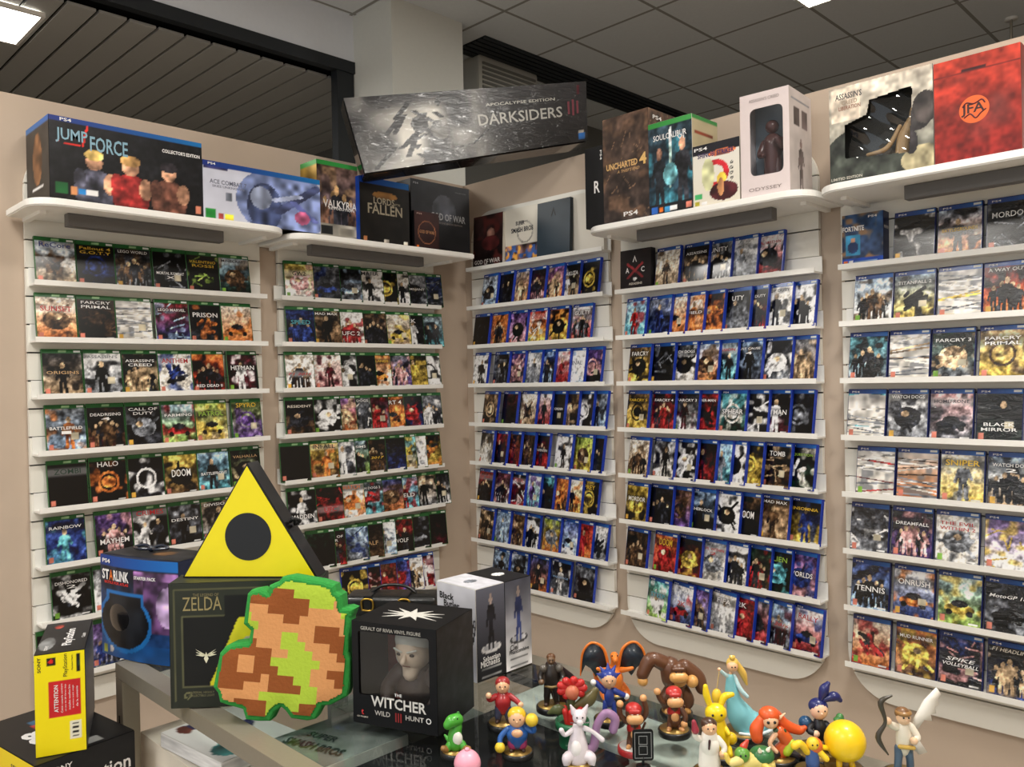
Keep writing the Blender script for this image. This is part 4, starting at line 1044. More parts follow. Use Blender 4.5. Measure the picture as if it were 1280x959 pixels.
# dark olive carton
W, D, H = .268, .066, .221
A = Art(100, 84, 42); A.grad((44,48,38), (36,40,32)); A.clutter(.08, 4)
fr = lambda a, b, c_, d_, t_: A.put(A.rect(a, b, c_, d_)&~A.rect(a+t_, b+t_*1.2, c_-t_, d_-t_*1.2), (88,88,62), .1)
fr(.03, .05, .97, .96, .008); A.put(A.rect(.08, .17, .92, .73), (16,17,16), .1); A.put(A.rect(.36, .7, .92, .9), (16,17,16), .1); fr(.075, .165, .925, .735, .008)
A.put(A.rect(.36, .725, .92, .74), (16,17,16), 0)
A.put((A.V > .17)&(A.V < .17+(A.U-.25)*2.76)&(A.V < .72)&(A.U < .8), (222,214,40), .08)
A.put(A.ell(.55, .48, .1, .09), (216,220,190), .2); A.put(A.ell(.11, .1, .025, .028)&~A.ell(.11, .1, .016, .018), (88,88,62))
r = carton('olive_carton', 'dark olive carton with gold frame lines below the triangular lamp', (1.8232, -2.3697, zc0), rad(48), W, D, H, A, flat((36,40,32)), flat((36,40,32)), flat((44,48,38)), m=mat('olive_card', (40,44,36), .5))
T(r, 'ZELDA', .215, .835, .068, .024, W, H, (150,136,92), bold=0); T(r, 'THE LEGEND OF', .24, .905, .045, .005, W, H, (130,120,84), bold=0); T(r, 'MATERIAL HIGHLY', .2, .125, .045, .004, W, H, (110,106,76)); T(r, 'COLLECTIBLE LIGHT', .2, .1, .045, .004, W, H, (110,106,76))
em = join(*[prism_bm([(0, 0), (.004*s, .003), (.018*s, .006+.005*k), (.006*s, .0+.002*k)], .0004, 'y') for s in (-1, 1) for k in (-1, 0, 1)]+[prism_bm([(-.004, -.006), (0, -.014), (.004, -.006), (0, .006)], .0004, 'y')])
o = obj('crest_emblem', em, mat('ink_cream', (226,222,196), .4), r, False); o.location = (W*.235, -.0014, H*.42)
# triangular lamp
W, H, D = .252, .208, .05
r = empty('triangular_lamp', 'black triangular lamp with bright yellow front and a dark round centre', 'lamp', (1.7985, -2.3345, zc0+.2215), rad(40))
bm = prism_bm([(0, 0), (W, 0), (W/2, H)], D, 'y', 0); bmesh.ops.bevel(bm, geom=bm.edges[:], offset=.0012, segments=2, affect='EDGES'); obj('housing', bm, mat('black_plastic', (14,14,15), .35, coat=.2), r, False)
def tri_in(k, z0=0): c0 = (W/2, H/3); return [(c0[0]+(x-c0[0])*k, c0[1]+(z-c0[1])*k) for x, z in ((0, 0), (W, 0), (W/2, H))]
bm = prism_bm(tri_in(.955), -.0016, 'y', -.0002); obj('yellow_diffuser', bm, mat('yellow_diffuser', (236,220,20), .4, emit=.04), r, False)
bm = bmesh.new(); bmesh.ops.create_circle(bm, cap_ends=True, segments=48, radius=.043); bmesh.ops.rotate(bm, matrix=Matrix.Rotation(PI/2, 3, 'X'), verts=bm.verts); bmesh.ops.translate(bm, vec=(W/2, -.0024, H*.36), verts=bm.verts)
obj('centre_disc', bm, mat('black_plastic'), r, False)
obj('cable_tie', join(limb_bm([(W*.78, .02, H*.47), (W*.82, .012, H*.5), (W*.8, .03, H*.44)], .003, 8), limb_bm([(W*.8, .03, H*.44), (W*.84, .03, H*.47), (W*.79, .02, H*.5)], .003, 8)), mat('black_rubber', (12,12,12), .6), r)
# block pattern cushion (flat felt patches on a green pillow)
zo = [(215,150),(240,125),(300,115),(345,140),(350,100),(410,75),(430,50),(490,40),(680,75),(760,100),(772,140),(805,160),(810,235),(850,232),(885,245),(862,300),(850,500),(865,540),(855,700),(840,760),(780,790),(740,810),(690,815),(650,890),(600,900),(500,885),(465,840),(440,820),(400,850),(375,900),(300,900),(225,890),(205,830),(110,805),(65,790),(50,735),(20,700),(55,500),(90,460),(130,440),(230,430),(240,370),(195,330)]
k = 1/4.795/745
ol = [((x-440)*k, (902-y)*k) for x, y in zo]
r = empty('block_pattern_cushion', 'green edged cushion patched with lime, orange and brown felt blocks', 'cushion', (2.0268, -2.2722, zc0+.003), rad(43)); r.rotation_euler = (rad(-8), 0, rad(43))
bm = prism_bm(ol, .046, 'y', 0); bmesh.ops.dissolve_limit(bm, angle_limit=.01, verts=bm.verts, edges=bm.edges)
rim = [e for e in bm.edges if abs(e.verts[0].co.y-e.verts[1].co.y) < 1e-6]
bmesh.ops.bevel(bm, geom=rim, offset=.011, segments=4, profile=.6, affect='EDGES'); obj('pillow_body', bm, mat('green_plush', (44,140,58), .95, bump=.4, bscale=200, var=.15), r, False)
def inside(x, y, P):
    c = False; j = len(P)-1
    for i in range(len(P)):
        if (P[i][1] > y) != (P[j][1] > y) and x < (P[j][0]-P[i][0])*(y-P[i][1])/(P[j][1]-P[i][1])+P[i][0]: c = not c
        j = i
    return c
def dist(x, y, P):
    best = 9
    for i in range(len(P)):
        a, b = P[i], P[(i+1) % len(P)]; dx, dy = b[0]-a[0], b[1]-a[1]; L = dx*dx+dy*dy
        t = max(0, min(1, ((x-a[0])*dx+(y-a[1])*dy)/L)); best = min(best, math.hypot(x-a[0]-t*dx, y-a[1]-t*dy))
    return best
pat = ["....LLLLLLLLLL...","....LLLLLLLLLLL..","O..LBBBBBLLLLLL.O","OOOBBBBBBBBLLLO.O","OOOOOOBBBBBOOOO.O","OOLLOOOOBBOOOOOOO","OOLLLOOOOOOOBBBOO","LLLLOOOOLLOOBBBBO","BBBBBOOOLLLOOOBBB","BBBBBBBOOLLLOOOBB","BBBOOBBLLLLLLOOOB","BBBOOBBBLLLLOOBBB","BBBBBBOBBBLLOOOBB","BBBBOOOBBBBLLOOOO","OOOOOOLLLLLLLOO..","OOOBBBB.LLLBBO...","...BBBB..BBBB..."]
pat = [p_.ljust(17, 'O')[:17] for p_ in pat]; cell = .01393; th = rad(-5); cols = {'L': ('lime_felt', (166,192,58)), 'B': ('brown_felt', (136,74,30)), 'O': ('orange_felt', (204,144,90))}
for ch, (nm, rgb) in cols.items():
    bm = bmesh.new(); N = 6; vd = {}
    for ry in range(17*N):
        for cx in range(17*N):
            if pat[ry//N][cx//N] not in (ch, '.'): continue
            if pat[ry//N][cx//N] == '.' and ch != 'L': continue
            ok = True; qs = []
            for (ax, ay) in ((cx, ry), (cx, ry+1), (cx+1, ry+1), (cx+1, ry)):
                gx = ax/N*cell-.0870*1.36; gz = .247-ay/N*cell*1.02
                qs.append((ax, ay, gx*math.cos(th)-(gz-.12)*math.sin(th)+.006, .12+gx*math.sin(th)+(gz-.12)*math.cos(th)))
            mx_, mz_ = sum(q[2] for q in qs)/4, sum(q[3] for q in qs)/4
            if not inside(mx_, mz_, ol) or dist(mx_, mz_, ol) < .0095: continue
            vs = []
            for q in qs:
                if q[:2] not in vd:
                    dd = min(dist(q[2], q[3], ol), .03); vd[q[:2]] = bm.verts.new((q[2], -.0012-.004*math.sin(dd/.03*PI/2), q[3]))
                vs.append(vd[q[:2]])
            bm.faces.new(vs)
    bmesh.ops.recalc_face_normals(bm, faces=bm.faces)
    obj('felt_patch', bm, mat(nm, rgb, .95, bump=.25, bscale=180, var=.06), r, True)
# vinyl figure window box
W, D, H = .1614, .130, .171
r = carton('window_box', 'black cubic window box with a grey haired vinyl bust behind clear film', (2.1111, -2.1831, zc0), rad(21.2), W, D, H, None, body=False, cat='toy box')
inner = rrect(.012, .048, W-.014, H-.016, .004, 3)
obj('front_frame', ring_bm([(0, 0), (W, 0), (W, H), (0, H)], inner, 0, .0025), M_black, r, False)
A = Art(30, 40, 50); A.grad((26,26,28), (22,22,24)); A.clutter(.5, 12)
obj('carton', join(box_bm(0, .0025, 0, .002, D, H), box_bm(W-.002, .0025, 0, W, D, H), box_bm(.002, D-.002, 0, W-.002, D, H), box_bm(.002, .0025, 0, W-.002, D, .002), box_bm(.002, .0025, H-.002, W-.002, D, H)), M_black, r, False)
sheet('side_print', A, D-.001, H-.001, M_box, r, (W+.0006, .0005, .0005), (0, 0, PI/2))
box('inner_lining', (.003, D*.82, .003, W-.003, D*.82+.002, H-.004), mat('maroon_card', (150,52,48), .7), r); box('film_window', (.01, .003, .045, W-.01, .0036, H-.01), glass_mat('clear_film'), r)
T(r, 'GERALT OF RIVIA VINYL FIGURE', .47, .94, .115, .006, W, H, (170,168,160), 'side_lettering'); T(r, 'THE', .55, .33, .014, .005, W, H); T(r, 'WITCHER', .55, .242, .105, .018, W, H, (214,212,206), bold=.02)
T(r, 'WILD', .36, .13, .03, .008, W, H, (190,186,180), 'subtitle_lettering'); T(r, 'HUNT', .74, .13, .034, .008, W, H, (190,186,180), 'subtitle_lettering'); T(r, 'III', .55, .115, .012, .015, W, H, (140,36,36), 'numeral_mark')
T(r, 't', .12, .12, .005, .009, W, H, (190,40,40), 'maker_mark'); T(r, 'CD PROJEKT', .12, .07, .022, .003, W, H, 'f', 'maker_mark'); T(r, 'O', .9, .13, .01, .01, W, H, 'w', 'maker_mark')
sk = mat('vinyl_skin', (244,216,186), .45); hr = mat('vinyl_grey_hair', (236,230,214), .5); lt = mat('vinyl_leather', (84,66,58), .5, bump=.3, bscale=90)
obj('boxed_torso', join(limb_bm([(.09, .06, .046), (.09, .06, .056), (.09, .06, .078)], [.03, .036, .026], 16, True, .8), limb_bm([(.062, .06, .076), (.045, .05, .055), (.052, .035, .035)], [.016, .013, .011]), limb_bm([(.118, .06, .076), (.135, .05, .055), (.128, .035, .035)], [.016, .013, .011])), lt, r)
hd = obj('boxed_head', join(ball_bm((.09, .052, .118), .030, .95, .95, 1.08, 24, 18), limb_bm([(.09, .05, .1), (.09, .042, .085)], [.020, .013]), limb_bm([(.09, .024, .116), (.09, .019, .108)], [.003, .0045], 8), ball_bm((.0605, .055, .113), .006), ball_bm((.1195, .055, .113), .006)), sk, r)
obj('eye', join(ball_bm((.079, .0262, .117), .0035, 1.3, .6, .7), ball_bm((.101, .0262, .117), .0035, 1.3, .6, .7)), mat('eye_dark', (60,44,30), .3), hd)
obj('brow', join(limb_bm([(.071, .026, .125), (.085, .0235, .1215)], .0016, 6), limb_bm([(.109, .026, .125), (.095, .0235, .1215)], .0016, 6)), hr, hd); obj('mouth', limb_bm([(.084, .0285, .0985), (.096, .0285, .0985)], .0009, 6), mat('lip_brown', (140,96,80), .6), hd)
obj('hair', join(ball_bm((.09, .057, .1335), .0325, .98, .95, .8, 20, 14), limb_bm([(.062, .062, .125), (.058, .064, .1), (.062, .066, .085)], [.009, .007, .004]), limb_bm([(.118, .062, .125), (.122, .064, .1), (.118, .066, .085)], [.009, .007, .004])), hr, r)
bm = bmesh.new(); 
for o_ in list(r.children):
    if o_.name.startswith(('boxed_', 'hair')): o_.scale = (1.1, 1.1, 1.1); o_.location = (-.1*.088, -.1*.05-.002, -.0125)
rs = random.Random(3); cx, cy = W*.5, D*.48; N = 22; ps = []
for i in range(N):
    a = 2*PI*i/N; rr = (.048+.012*rs.random()) if i % 2 == 0 else .019
    ps.append((cx+rr*math.cos(a)*1.15, cy+rr*.62*math.sin(a)))
obj('top_emblem', prism_bm(ps, .0006, 'z', H+.0003), mat('ink_white', (200,198,190), .5), r, False)
# pair of tall figure boxes
for i, (y0, y1) in enumerate(((-1.9257, -1.8500), (-1.8492, -1.7760))):
    W, D, H = y1-y0, .112, .176
    F_ = Art(30, 60, 60+i); F_.grad((24,24,30) if i == 0 else (70,72,84), (60,60,70) if i == 0 else (226,224,224)); F_.clutter(.2, 4)
    if i == 0: F_.grad((96,98,112), (20,20,24)); 
    F_.put(F_.ell(.5, .33, .36, .05), (206,204,204) if i == 0 else (60,60,64), .2); F_.put(F_.ell(.5, .34, .28, .035), (150,150,154) if i == 0 else (190,190,194), .2); F_.person(.5, .34, .6, (24,24,30) if i == 0 else (40,52,96), (180,160,150))
    for q in range(5): F_.put(F_.rect(.15, .03+.028*q, .85, .036+.028*q), (150,150,150) if i == 0 else (90,90,90))
    L_ = Art(40, 60, 62+i); L_.grad((206,206,214), (180,184,196)); L_.clutter(.1, 4)
    for q in range(7): L_.put(L_.line(.62+.05*q, .6-.03*q, .66+.06*q, .66, .02), 'k')
    L_.put(L_.ell(.7, .4, .2, .1)&~L_.ell(.7, .4, .12, .06), 'g')
    T_ = Art(30, 30, 64); T_.grad((214,214,220) if i == 0 else (24,24,26), (206,206,214) if i == 0 else (24,24,26)); T_.clutter(.1, 4); T_.put(T_.ell(.5, .5, .2, .1), 'g' if i == 0 else 'w')
    rr = carton('figure_carton', ['pale lilac figure box lettered on its side, nearer of two by the rear rail', 'black topped figure box with blue clad figure, beside its pale twin'][i], (2.139, y0, zc0), PI/2, W, D, H, F_, None, L_, T_, m=M_card if i == 0 else M_black, cat='toy box')
    if i == 0:
        put_text('Black', -.0012, .082, H*.86, .042, .013, 'k', rr, 'side_lettering', (0, 0, -PI/2), bold=.02); put_text('Butler', -.0012, .068, H*.78, .046, .013, 'k', rr, 'side_lettering', (0, 0, -PI/2), bold=.02)
        T(rr, 'Sebastian', .5, .23, .045, .01, W, H, 'w'); T(rr, 'Michaelis', .45, .18, .05, .012, W, H, 'w')
    else: T(rr, 'Ciel', .3, .25, .022, .012, W, H, 'k'); T(rr, 'Phantomhive', .5, .2, .055, .008, W, H, 'k')
# black bag with gold buckles, pink print carton
r = empty('leather_bag', 'black leather bag with two gold buckles behind the cubic window box', 'bag', (1.60, -1.84, zc0), rad(40))
bl = mat('black_leather', (18,18,18), .4, coat=.3, bump=.2, bscale=80); gd = mat('gold_metal', (196,160,70), .3, metal=1)
obj('bag_body', box_bm(-.02, 0, 0, .21, .085, .052, .016, 4), bl, r, True); obj('strap', join(box_bm(.03, -.002, .0, .05, .087, .0555, .002), box_bm(.12, -.002, .0, .14, .087, .0555, .002)), bl, r, False)
for x in (.04, .13): obj('buckle', limb_bm([(x-.012, -.005, .022), (x+.012, -.005, .022), (x+.012, -.005, .046), (x-.012, -.005, .046), (x-.012, -.005, .022)], .0022, 8), gd, r)
obj('handle', limb_bm([(.04, .04, .053), (.07, .04, .07), (.12, .04, .07), (.15, .04, .053)], .004, 8), bl, r)
A = Art(40, 30, 70); A.grad((226,206,196), (214,190,180)); A.clutter(.2, 4); A.put(A.ell(.55, .55, .25, .2), (200,120,110), .4); A.put(A.rect(.88, 0, 1, 1), (30,110,84))
carton('flat_print_carton', 'pink printed flat carton lying between the cushion and the cubic box', (1.80, -1.985, zc0), rad(50), .16, .10, .042, flat((206,180,170)), flat((30,110,84)), None, A, m=M_card)

# ------------------------------------------------------------------ console cartons at the left, on a low stand
d1 = Vector((.37, .93, 0)).normalized(); rz = math.atan2(d1.y, d1.x)
st = empty('display_stand', 'low grey stand carrying the console cartons beside the counter', 'stand', (1.30, -2.62, 0))
box('stand_top', (0, 0, .80, .36, .25, .824), mat('grey_shelf_laminate'), st, .002)
for lx, ly in ((.01, .01), (.32, .01), (.01, .21), (.32, .21)): box('leg', (lx, ly, 0, lx+.03, ly+.03, .799), M_steel, st)
A = Art(60, 40, 80); A.grad((24,24,26), (26,26,28)); A.clutter(.1, 3); B = Art(50, 20, 81); B.grad((232,206,20), (226,190,20)); B.put(B.rect(0, .0, .5, .35), 'R')
LA = Vector((1.4975, -2.5587)); LB = Vector((1.6296, -2.5336)); rz2 = math.atan2(LB.y-LA.y, LB.x-LA.x)
r = empty('console_carton', 'black and yellow console carton lying flat under the upright one', 'box', (1.36, -2.575, .8255), rad(8))
W, D, H = .275, .185, .099
box('carton', (0, 0, 0, W, D, H), M_black, r, .002)
sheet('front_print', B, W-.001, H-.001, M_box, r, (.0005, -.0006, .0005)); sheet('side_print', flat((22,22,24)), D-.001, H-.001, M_box, r, (W+.0006, .0005, .0005), (0, 0, PI/2))
C = Art(60, 50, 82); C.grad((26,26,28), (22,22,24)); C.clutter(.1, 4); C.put(C.rect(.3, .4, .42, .55), (180,60,50)); C.put(C.rect(.22, .42, .3, .6), (50,90,120)); C.put(C.rect(.86, .35, .95, .7), (170,172,170), .1)
sheet('top_print', C, W-.001, D-.001, M_box, r, (.0005, .0005, H+.0006), (-PI/2, 0, 0))
put_text('88', .15, .06, H+.0012, .07, .045, 'w', r, 'top_lettering', (-PI/2, 0, 0), bold=.05); put_text('con', .17, .12, H+.0012, .06, .02, 'w', r, 'top_lettering', (-PI/2, 0, 0), bold=.03)
put_text('PlayStation', W+.0012, .10, H*.42, .15, .036, 'w', r, 'side_lettering', (0, 0, PI/2)); put_text('SONY', W+.0012, .045, H*.8, .04, .01, 'w', r, 'side_lettering', (0, 0, PI/2)); put_text('SONY', .2, -.0012, H*.75, .04, .012, 'k', r, 'front_lettering')
W, D, H = .083, .215, .187
A = Art(40, 90, 83); A.grad((240,224,18), (236,216,16)); A.put(A.rect(.27, .36, .92, .73), (196,36,40), .05); A.put(A.rect(.68, .13, .92, .31), (226,222,200), 0); A.put(A.rect(.24, .88, .42, .965), (30,26,26), 0); A.put(A.ell(.33, .925, .05, .02), 'R'); A.put(A.rect(.84, .79, .91, .97), 'k', 0); A.put(A.rect(.85, .85, .9, .90), 'e', 0)
for q in range(9): A.put(A.rect(.74, .155+.015*q, .87, .163+.015*q), 'k', 0)
C = Art(40, 60, 84); C.grad((40,40,42), (22,22,24)); C.clutter(.12, 3); C.put(C.ell(.18, .3, .16, .2), (110,112,112), .3); C.put(C.ell(.3, .85, .1, .06), (150,60,50), .4)
r = carton('console_carton', 'upright yellow console carton with a red attention panel', (1.60, -2.526, .926), rz, W, D, H, A, flat((70,70,72)), None, C, m=M_black)
V = lambda s, u, v, w_, h_, c, **kk: put_text(s, W*u, -.0013, H*v, w_, h_, c, r, 'front_lettering', (0, -PI/2, 0), **kk)
V('SONY', .1, .9, .028, .0055, 'k'); V('PlayStation', .62, .87, .042, .009, 'k', bold=0); V('PlayStation Classic', .75, .89, .028, .003, 'k'); V('ATTENTION', .42, .55, .05, .007, 'w')
for q, s in enumerate(('Cette console contient', 'un jeu de 20 titres deja', 'installes veuillez lire', 'la notice avant usage', 'de la console')): V(s, .53+.075*q, .55, .054-.004*q, .0034, 'w', bold=0)
put_text('PlayStation', W*.64, D*.42, H+.0013, .12, .022, 'w', r, 'top_lettering', (-PI/2, 0, PI/2) if False else (0, 0, PI/2)) if False else None
me = text_mesh('PlayStation', .115, .021, 0, .015, 'w')
o = link('top_lettering', me, ink('w') if len(me.materials) == 0 else None, r, (W*.62, D*.45, H+.0013)); o.rotation_euler = (Matrix.Rotation(PI/2, 3, 'Z') @ Matrix.Rotation(-PI/2, 3, 'X')).to_euler()
for s, px, py, w_ in (('SONY', .2, .12, .03), ('Classic', .9, .4, .03)):
    me = text_mesh(s, w_, .006, 0, .01, 'w'); o = link('top_lettering', me, ink('w') if len(me.materials) == 0 else None, r, (W*px, D*py+.01, H+.0013)); o.rotation_euler = (Matrix.Rotation(PI/2, 3, 'Z') @ Matrix.Rotation(-PI/2, 3, 'X')).to_euler()

# ------------------------------------------------------------------ small toy figurines (units: about 1.33 mm)
def C_(rgb): return mat('toy_%d_%d_%d' % rgb, rgb, .38, coat=.25)
GOLD = mat('base_gold', (150,122,66), .35, metal=.6)
SK = (226,178,138)
def toy(label, x, y, s, parts, base=True, br=18.5, rot=44.8, name='toy_figurine', basecol=(18,18,18), z=0):
    r = empty(name, label, 'figurine', (x, y, zc0+z), rad(rot), None)
    u = s
    if base:
        obj('base', lathe_bm([((br-.5)*u, 0), (br*u, 1*u), (br*u, 6*u), ((br-1)*u, 7*u)], 32), C_(basecol), r)
        obj('base_top', lathe_bm([((br-2)*u, 6.8*u), ((br-2)*u, 7.3*u)], 32), GOLD if basecol == (18,18,18) else C_((200,196,190)), r)
    for p in parts:
        nm, col, kind = p[0], p[1], p[2]
        m = C_(col)
        if kind == 'L':
            pts = [tuple(c*u for c in q) for q in p[3]]; rr = [q*u for q in p[4]]; bm = limb_bm(pts, rr, 14, True, p[5] if len(p) > 5 else 1)
        elif kind == 'B':
            bm = ball_bm(tuple(c*u for c in p[3]), p[4]*u, *(p[5] if len(p) > 5 else (1, 1, 1)))
        elif kind == 'P':
            bm = prism_bm([(a*u, b*u) for a, b in p[3]], 1.6*u, 'y', p[4]*u)
        elif kind == 'R':
            bm = lathe_bm([(a*u, b*u) for a, b in p[3]], 28, tuple(c*u for c in p[4]))
        obj(nm, bm, m, r)
    return r
def eyes(x, y, z, d=3, r=1.1, c=(20,20,24)): return [('eye', c, 'B', (x-d, y, z), r), ('eye', c, 'B', (x+d, y, z), r)]
def human(top, legs, skin=SK, hair=(90,60,30), h=1., arms=None, lean=0, z0=7, bulk=1.0, cap=None, headr=8):
    """a plain standing toy person: legs, torso, arms, neck and head"""
    L = 'L'; q = []
    hz = z0+22*h
    q += [('leg', legs, L, [(-4, 0, hz), (-5.5, -1, z0+11*h), (-6, 0, z0+2)], [5*bulk, 4*bulk, 3.2]), ('leg', legs, L, [(4, 0, hz), (5.5, -1, z0+11*h), (6, 0, z0+2)], [5*bulk, 4*bulk, 3.2])]
    q += [('shoe', (60,40,30), L, [(-6, 0, z0+1.8), (-7, -5, z0+1.5)], [2.8, 2.6]), ('shoe', (60,40,30), L, [(6, 0, z0+1.8), (7, -5, z0+1.5)], [2.8, 2.6])]
    sz = hz+20*h
    q += [('torso', top, L, [(0, 0, hz-1), (lean/2, -1, hz+10*h), (lean, 0, sz-2)], [7.5*bulk, 8.5*bulk, 6.5*bulk], .8)]
    arms = arms or [[(-8, 0, sz-3), (-13, -2, sz-11), (-12, -7, sz-17)], [(8, 0, sz-3), (13, -2, sz-11), (12, -7, sz-17)]]
    for a in arms:
        a = [(p[0]+lean, p[1], p[2]) for p in a]
        q += [('arm', top, L, a, [3.6, 3.2, 2.7]), ('hand', skin, 'B', a[-1], 3.5)]
    hc = (lean, -1, sz+headr+1.5)
    q += [('neck', skin, L, [(lean, 0, sz-2), (lean, 0, sz+3)], [3, 3]), ('head', skin, 'B', hc, headr, (1, .95, 1.08))]
    q += [('nose', skin, 'B', (lean, hc[1]-headr*.95, hc[2]-1), 1.3)]+eyes(lean, hc[1]-headr*.85, hc[2]+1.5, headr*.36, .9)
    q += [('hair', hair, 'B', (lean, hc[1]+2, hc[2]+3), headr*1.06, (1.02, .95, .85))]
    return q, hc, sz
u0 = .00134
# green dinosaur
toy('small green toy dinosaur with brown feet, nearest the cubic window box', 2.3324, -2.1488, .00129, [
 ('body', (70,160,50), 'L', [(0, 0, 14), (-1, 0, 24), (2, 0, 34)], [9, 8, 6]), ('belly', (232,232,222), 'B', (2, -5, 22), 6.5, (1, .7, 1.3)),
 ('head', (70,160,50), 'L', [(2, 0, 42), (-4, -4, 42), (-8, -6, 39)], [7.5, 7.5, 6]), ('spine', (50,120,44), 'L', [(3, 5, 48), (5, 8, 38), (4, 9, 26)], [2, 2.5, 2]),
 ('leg', (70,160,50), 'L', [(-6, -2, 14), (-11, -5, 9)], [5, 4]), ('leg', (70,160,50), 'L', [(7, -2, 14), (11, -6, 10)], [5, 4]),
 ('foot', (150,110,60), 'L', [(-11, -5, 10), (-14, -8, 12)], [4.5, 3.5]), ('foot', (150,110,60), 'L', [(11, -6, 10), (15, -9, 11)], [4.5, 4]),
 ('tail', (70,160,50), 'L', [(0, 5, 14), (-8, 12, 13), (-14, 14, 18)], [5, 3.5, 1.2])]+eyes(0, -7, 46, 3, 1))
# red topped figure
q, hc, sz = human((168,40,44), (60,62,84), h=.75, hair=(150,40,40), bulk=1.1, arms=[[(-8, 0, 36), (-15, -4, 34), (-16, -8, 40)], [(8, 0, 36), (15, -3, 32), (20, -6, 28)]])
toy('toy figurine in red top and red headgear behind the yellow helmeted one', 2.3147, -2.030, .00143, q)
# broad yellow helmeted figure
q, hc, sz = human((40,90,160), (150,50,96), h=.62, hair=(214,180,40), bulk=1.5, headr=10, arms=[[(-10, 0, 32), (-19, -3, 24), (-20, -8, 16)], [(10, 0, 32), (19, -3, 30), (17, -6, 42)]])
q += [('glove', (222,190,50), 'B', (-20, -8, 14), 6), ('glove', (222,190,50), 'B', (17, -6, 44), 7.5), ('chest', (222,170,130), 'B', (0, -9, 30), 6, (1.1, .6, .8))]
toy('stout toy figurine with yellow helmet, yellow gloves and plum trousers', 2.4036, -2.0876, .00131, q)
# cloaked knight
q, hc, sz = human((40,34,30), (30,26,24), skin=(110,84,60), hair=(96,60,30), h=1.1, headr=5, bulk=1.0)
q += [('cape', (50,22,28), 'L', [(0, 6, sz-2), (6, 9, 30), (14, 10, 14)], [7, 11, 13], .35), ('cape_wing', (34,20,24), 'L', [(8, 5, sz-4), (20, 8, 34), (36, 8, 22)], [5, 8, 3], .4), ('belt', (140,116,70), 'L', [(-7, -3, 30), (0, -7, 30), (7, -3, 30)], [1.4, 1.4, 1.4]), ('pauldron', (90,84,76), 'B', (-9, -1, sz-3), 5), ('pauldron', (90,84,76), 'B', (9, -1, sz-3), 5)]
toy('dark armoured toy knight with a trailing maroon cape', 2.3277, -1.9256, .00146, q)
# red flower in a green pot
fl = [('pot', (24,96,60), 'R', [(14, 0), (15, 2), (15, 20), (19, 21), (19, 29), (16, 29.5), (14, 24)], (0, 0, 0)), ('soil', (40,30,24), 'R', [(14, 24), (14, 25)], (0, 0, 0)), ('stem', (70,84,50), 'L', [(0, 0, 22), (-2, 0, 40), (0, 0, 54)], [5, 4, 5]), ('bloom_core', (196,110,80), 'B', (0, -3, 62), 9)]
for i in range(9):
    a = 2*PI*i/9; fl.append(('petal', (186,34,32), 'L', [(7*math.cos(a), -2, 66+5*math.sin(a)), (13*math.cos(a), -4, 66+9*math.sin(a))], [5, 4.5]))
for i in range(7):
    a = 2*PI*i/7; fl.append(('petal', (190,40,36), 'L', [(5*math.cos(a), -4+5*math.sin(a), 26), (9*math.cos(a), -4+9*math.sin(a), 42)], [4, 3.5]))
fl += [('leaf', (84,92,56), 'L', [(-4, 0, 38), (-16, -3, 42), (-26, -2, 38)], [3, 6, 2], .6), ('leaf', (96,88,52), 'L', [(4, 0, 44), (18, -2, 52), (26, -2, 62)], [4, 8, 4], .7)]
toy('red toy flower with leafy arms growing from a dark green pot', 2.4423, -2.0048, .00139, fl, base=False)
# orange winged dragon
wing = [(0, 0), (6, 26), (20, 34), (31, 22), (34, -4), (28, 8), (22, 4), (16, -6), (10, 2)]
dr = [('body', (224,120,40), 'L', [(0, 0, 12), (0, -1, 24), (0, 0, 36)], [10, 10.5, 6]), ('belly', (232,206,140), 'B', (0, -6, 22), 8, (.9, .6, 1.2)), ('neck', (224,120,40), 'L', [(0, 0, 36), (0, -3, 44), (0, -6, 50)], [5, 4, 4.5]),
 ('head', (224,120,40), 'L', [(0, -4, 51), (0, -12, 49)], [5, 3.2]), ('leg', (214,108,34), 'L', [(-7, 0, 14), (-13, -4, 9), (-12, -9, 4)], [7, 5, 3.5]), ('leg', (214,108,34), 'L', [(7, 0, 14), (13, -4, 9), (12, -9, 4)], [7, 5, 3.5]),
 ('arm', (224,120,40), 'L', [(-8, -2, 34), (-15, -6, 36), (-20, -8, 38)], [3.5, 2.6, 2]), ('arm', (224,120,40), 'L', [(8, -2, 34), (15, -6, 36), (20, -8, 38)], [3.5, 2.6, 2]), ('tail', (214,108,34), 'L', [(-4, 8, 10), (-16, 12, 12), (-22, 10, 26)], [5, 3.5, 2]),
 ('wing', (30,40,50), 'P', [(a+5, b+30) for a, b in wing], 5), ('wing', (30,40,50), 'P', [(-a-5, b+30) for a, b in wing], 5),
 ('wing_bone', (224,120,40), 'L', [(5, 5.5, 30), (11, 5.5, 56), (25, 5.5, 64), (36, 5.5, 52), (39, 5.5, 26)], [1.8, 1.8, 1.5, 1.4, .8]), ('wing_bone', (224,120,40), 'L', [(-5, 5.5, 30), (-11, 5.5, 56), (-25, 5.5, 64), (-36, 5.5, 52), (-39, 5.5, 26)], [1.8, 1.8, 1.5, 1.4, .8])]+eyes(0, -9, 53, 3, .9)
toy('orange toy dragon with spread dark wings beside the rear rail', 2.3750, -1.812, .00152, dr, base=True, br=16)
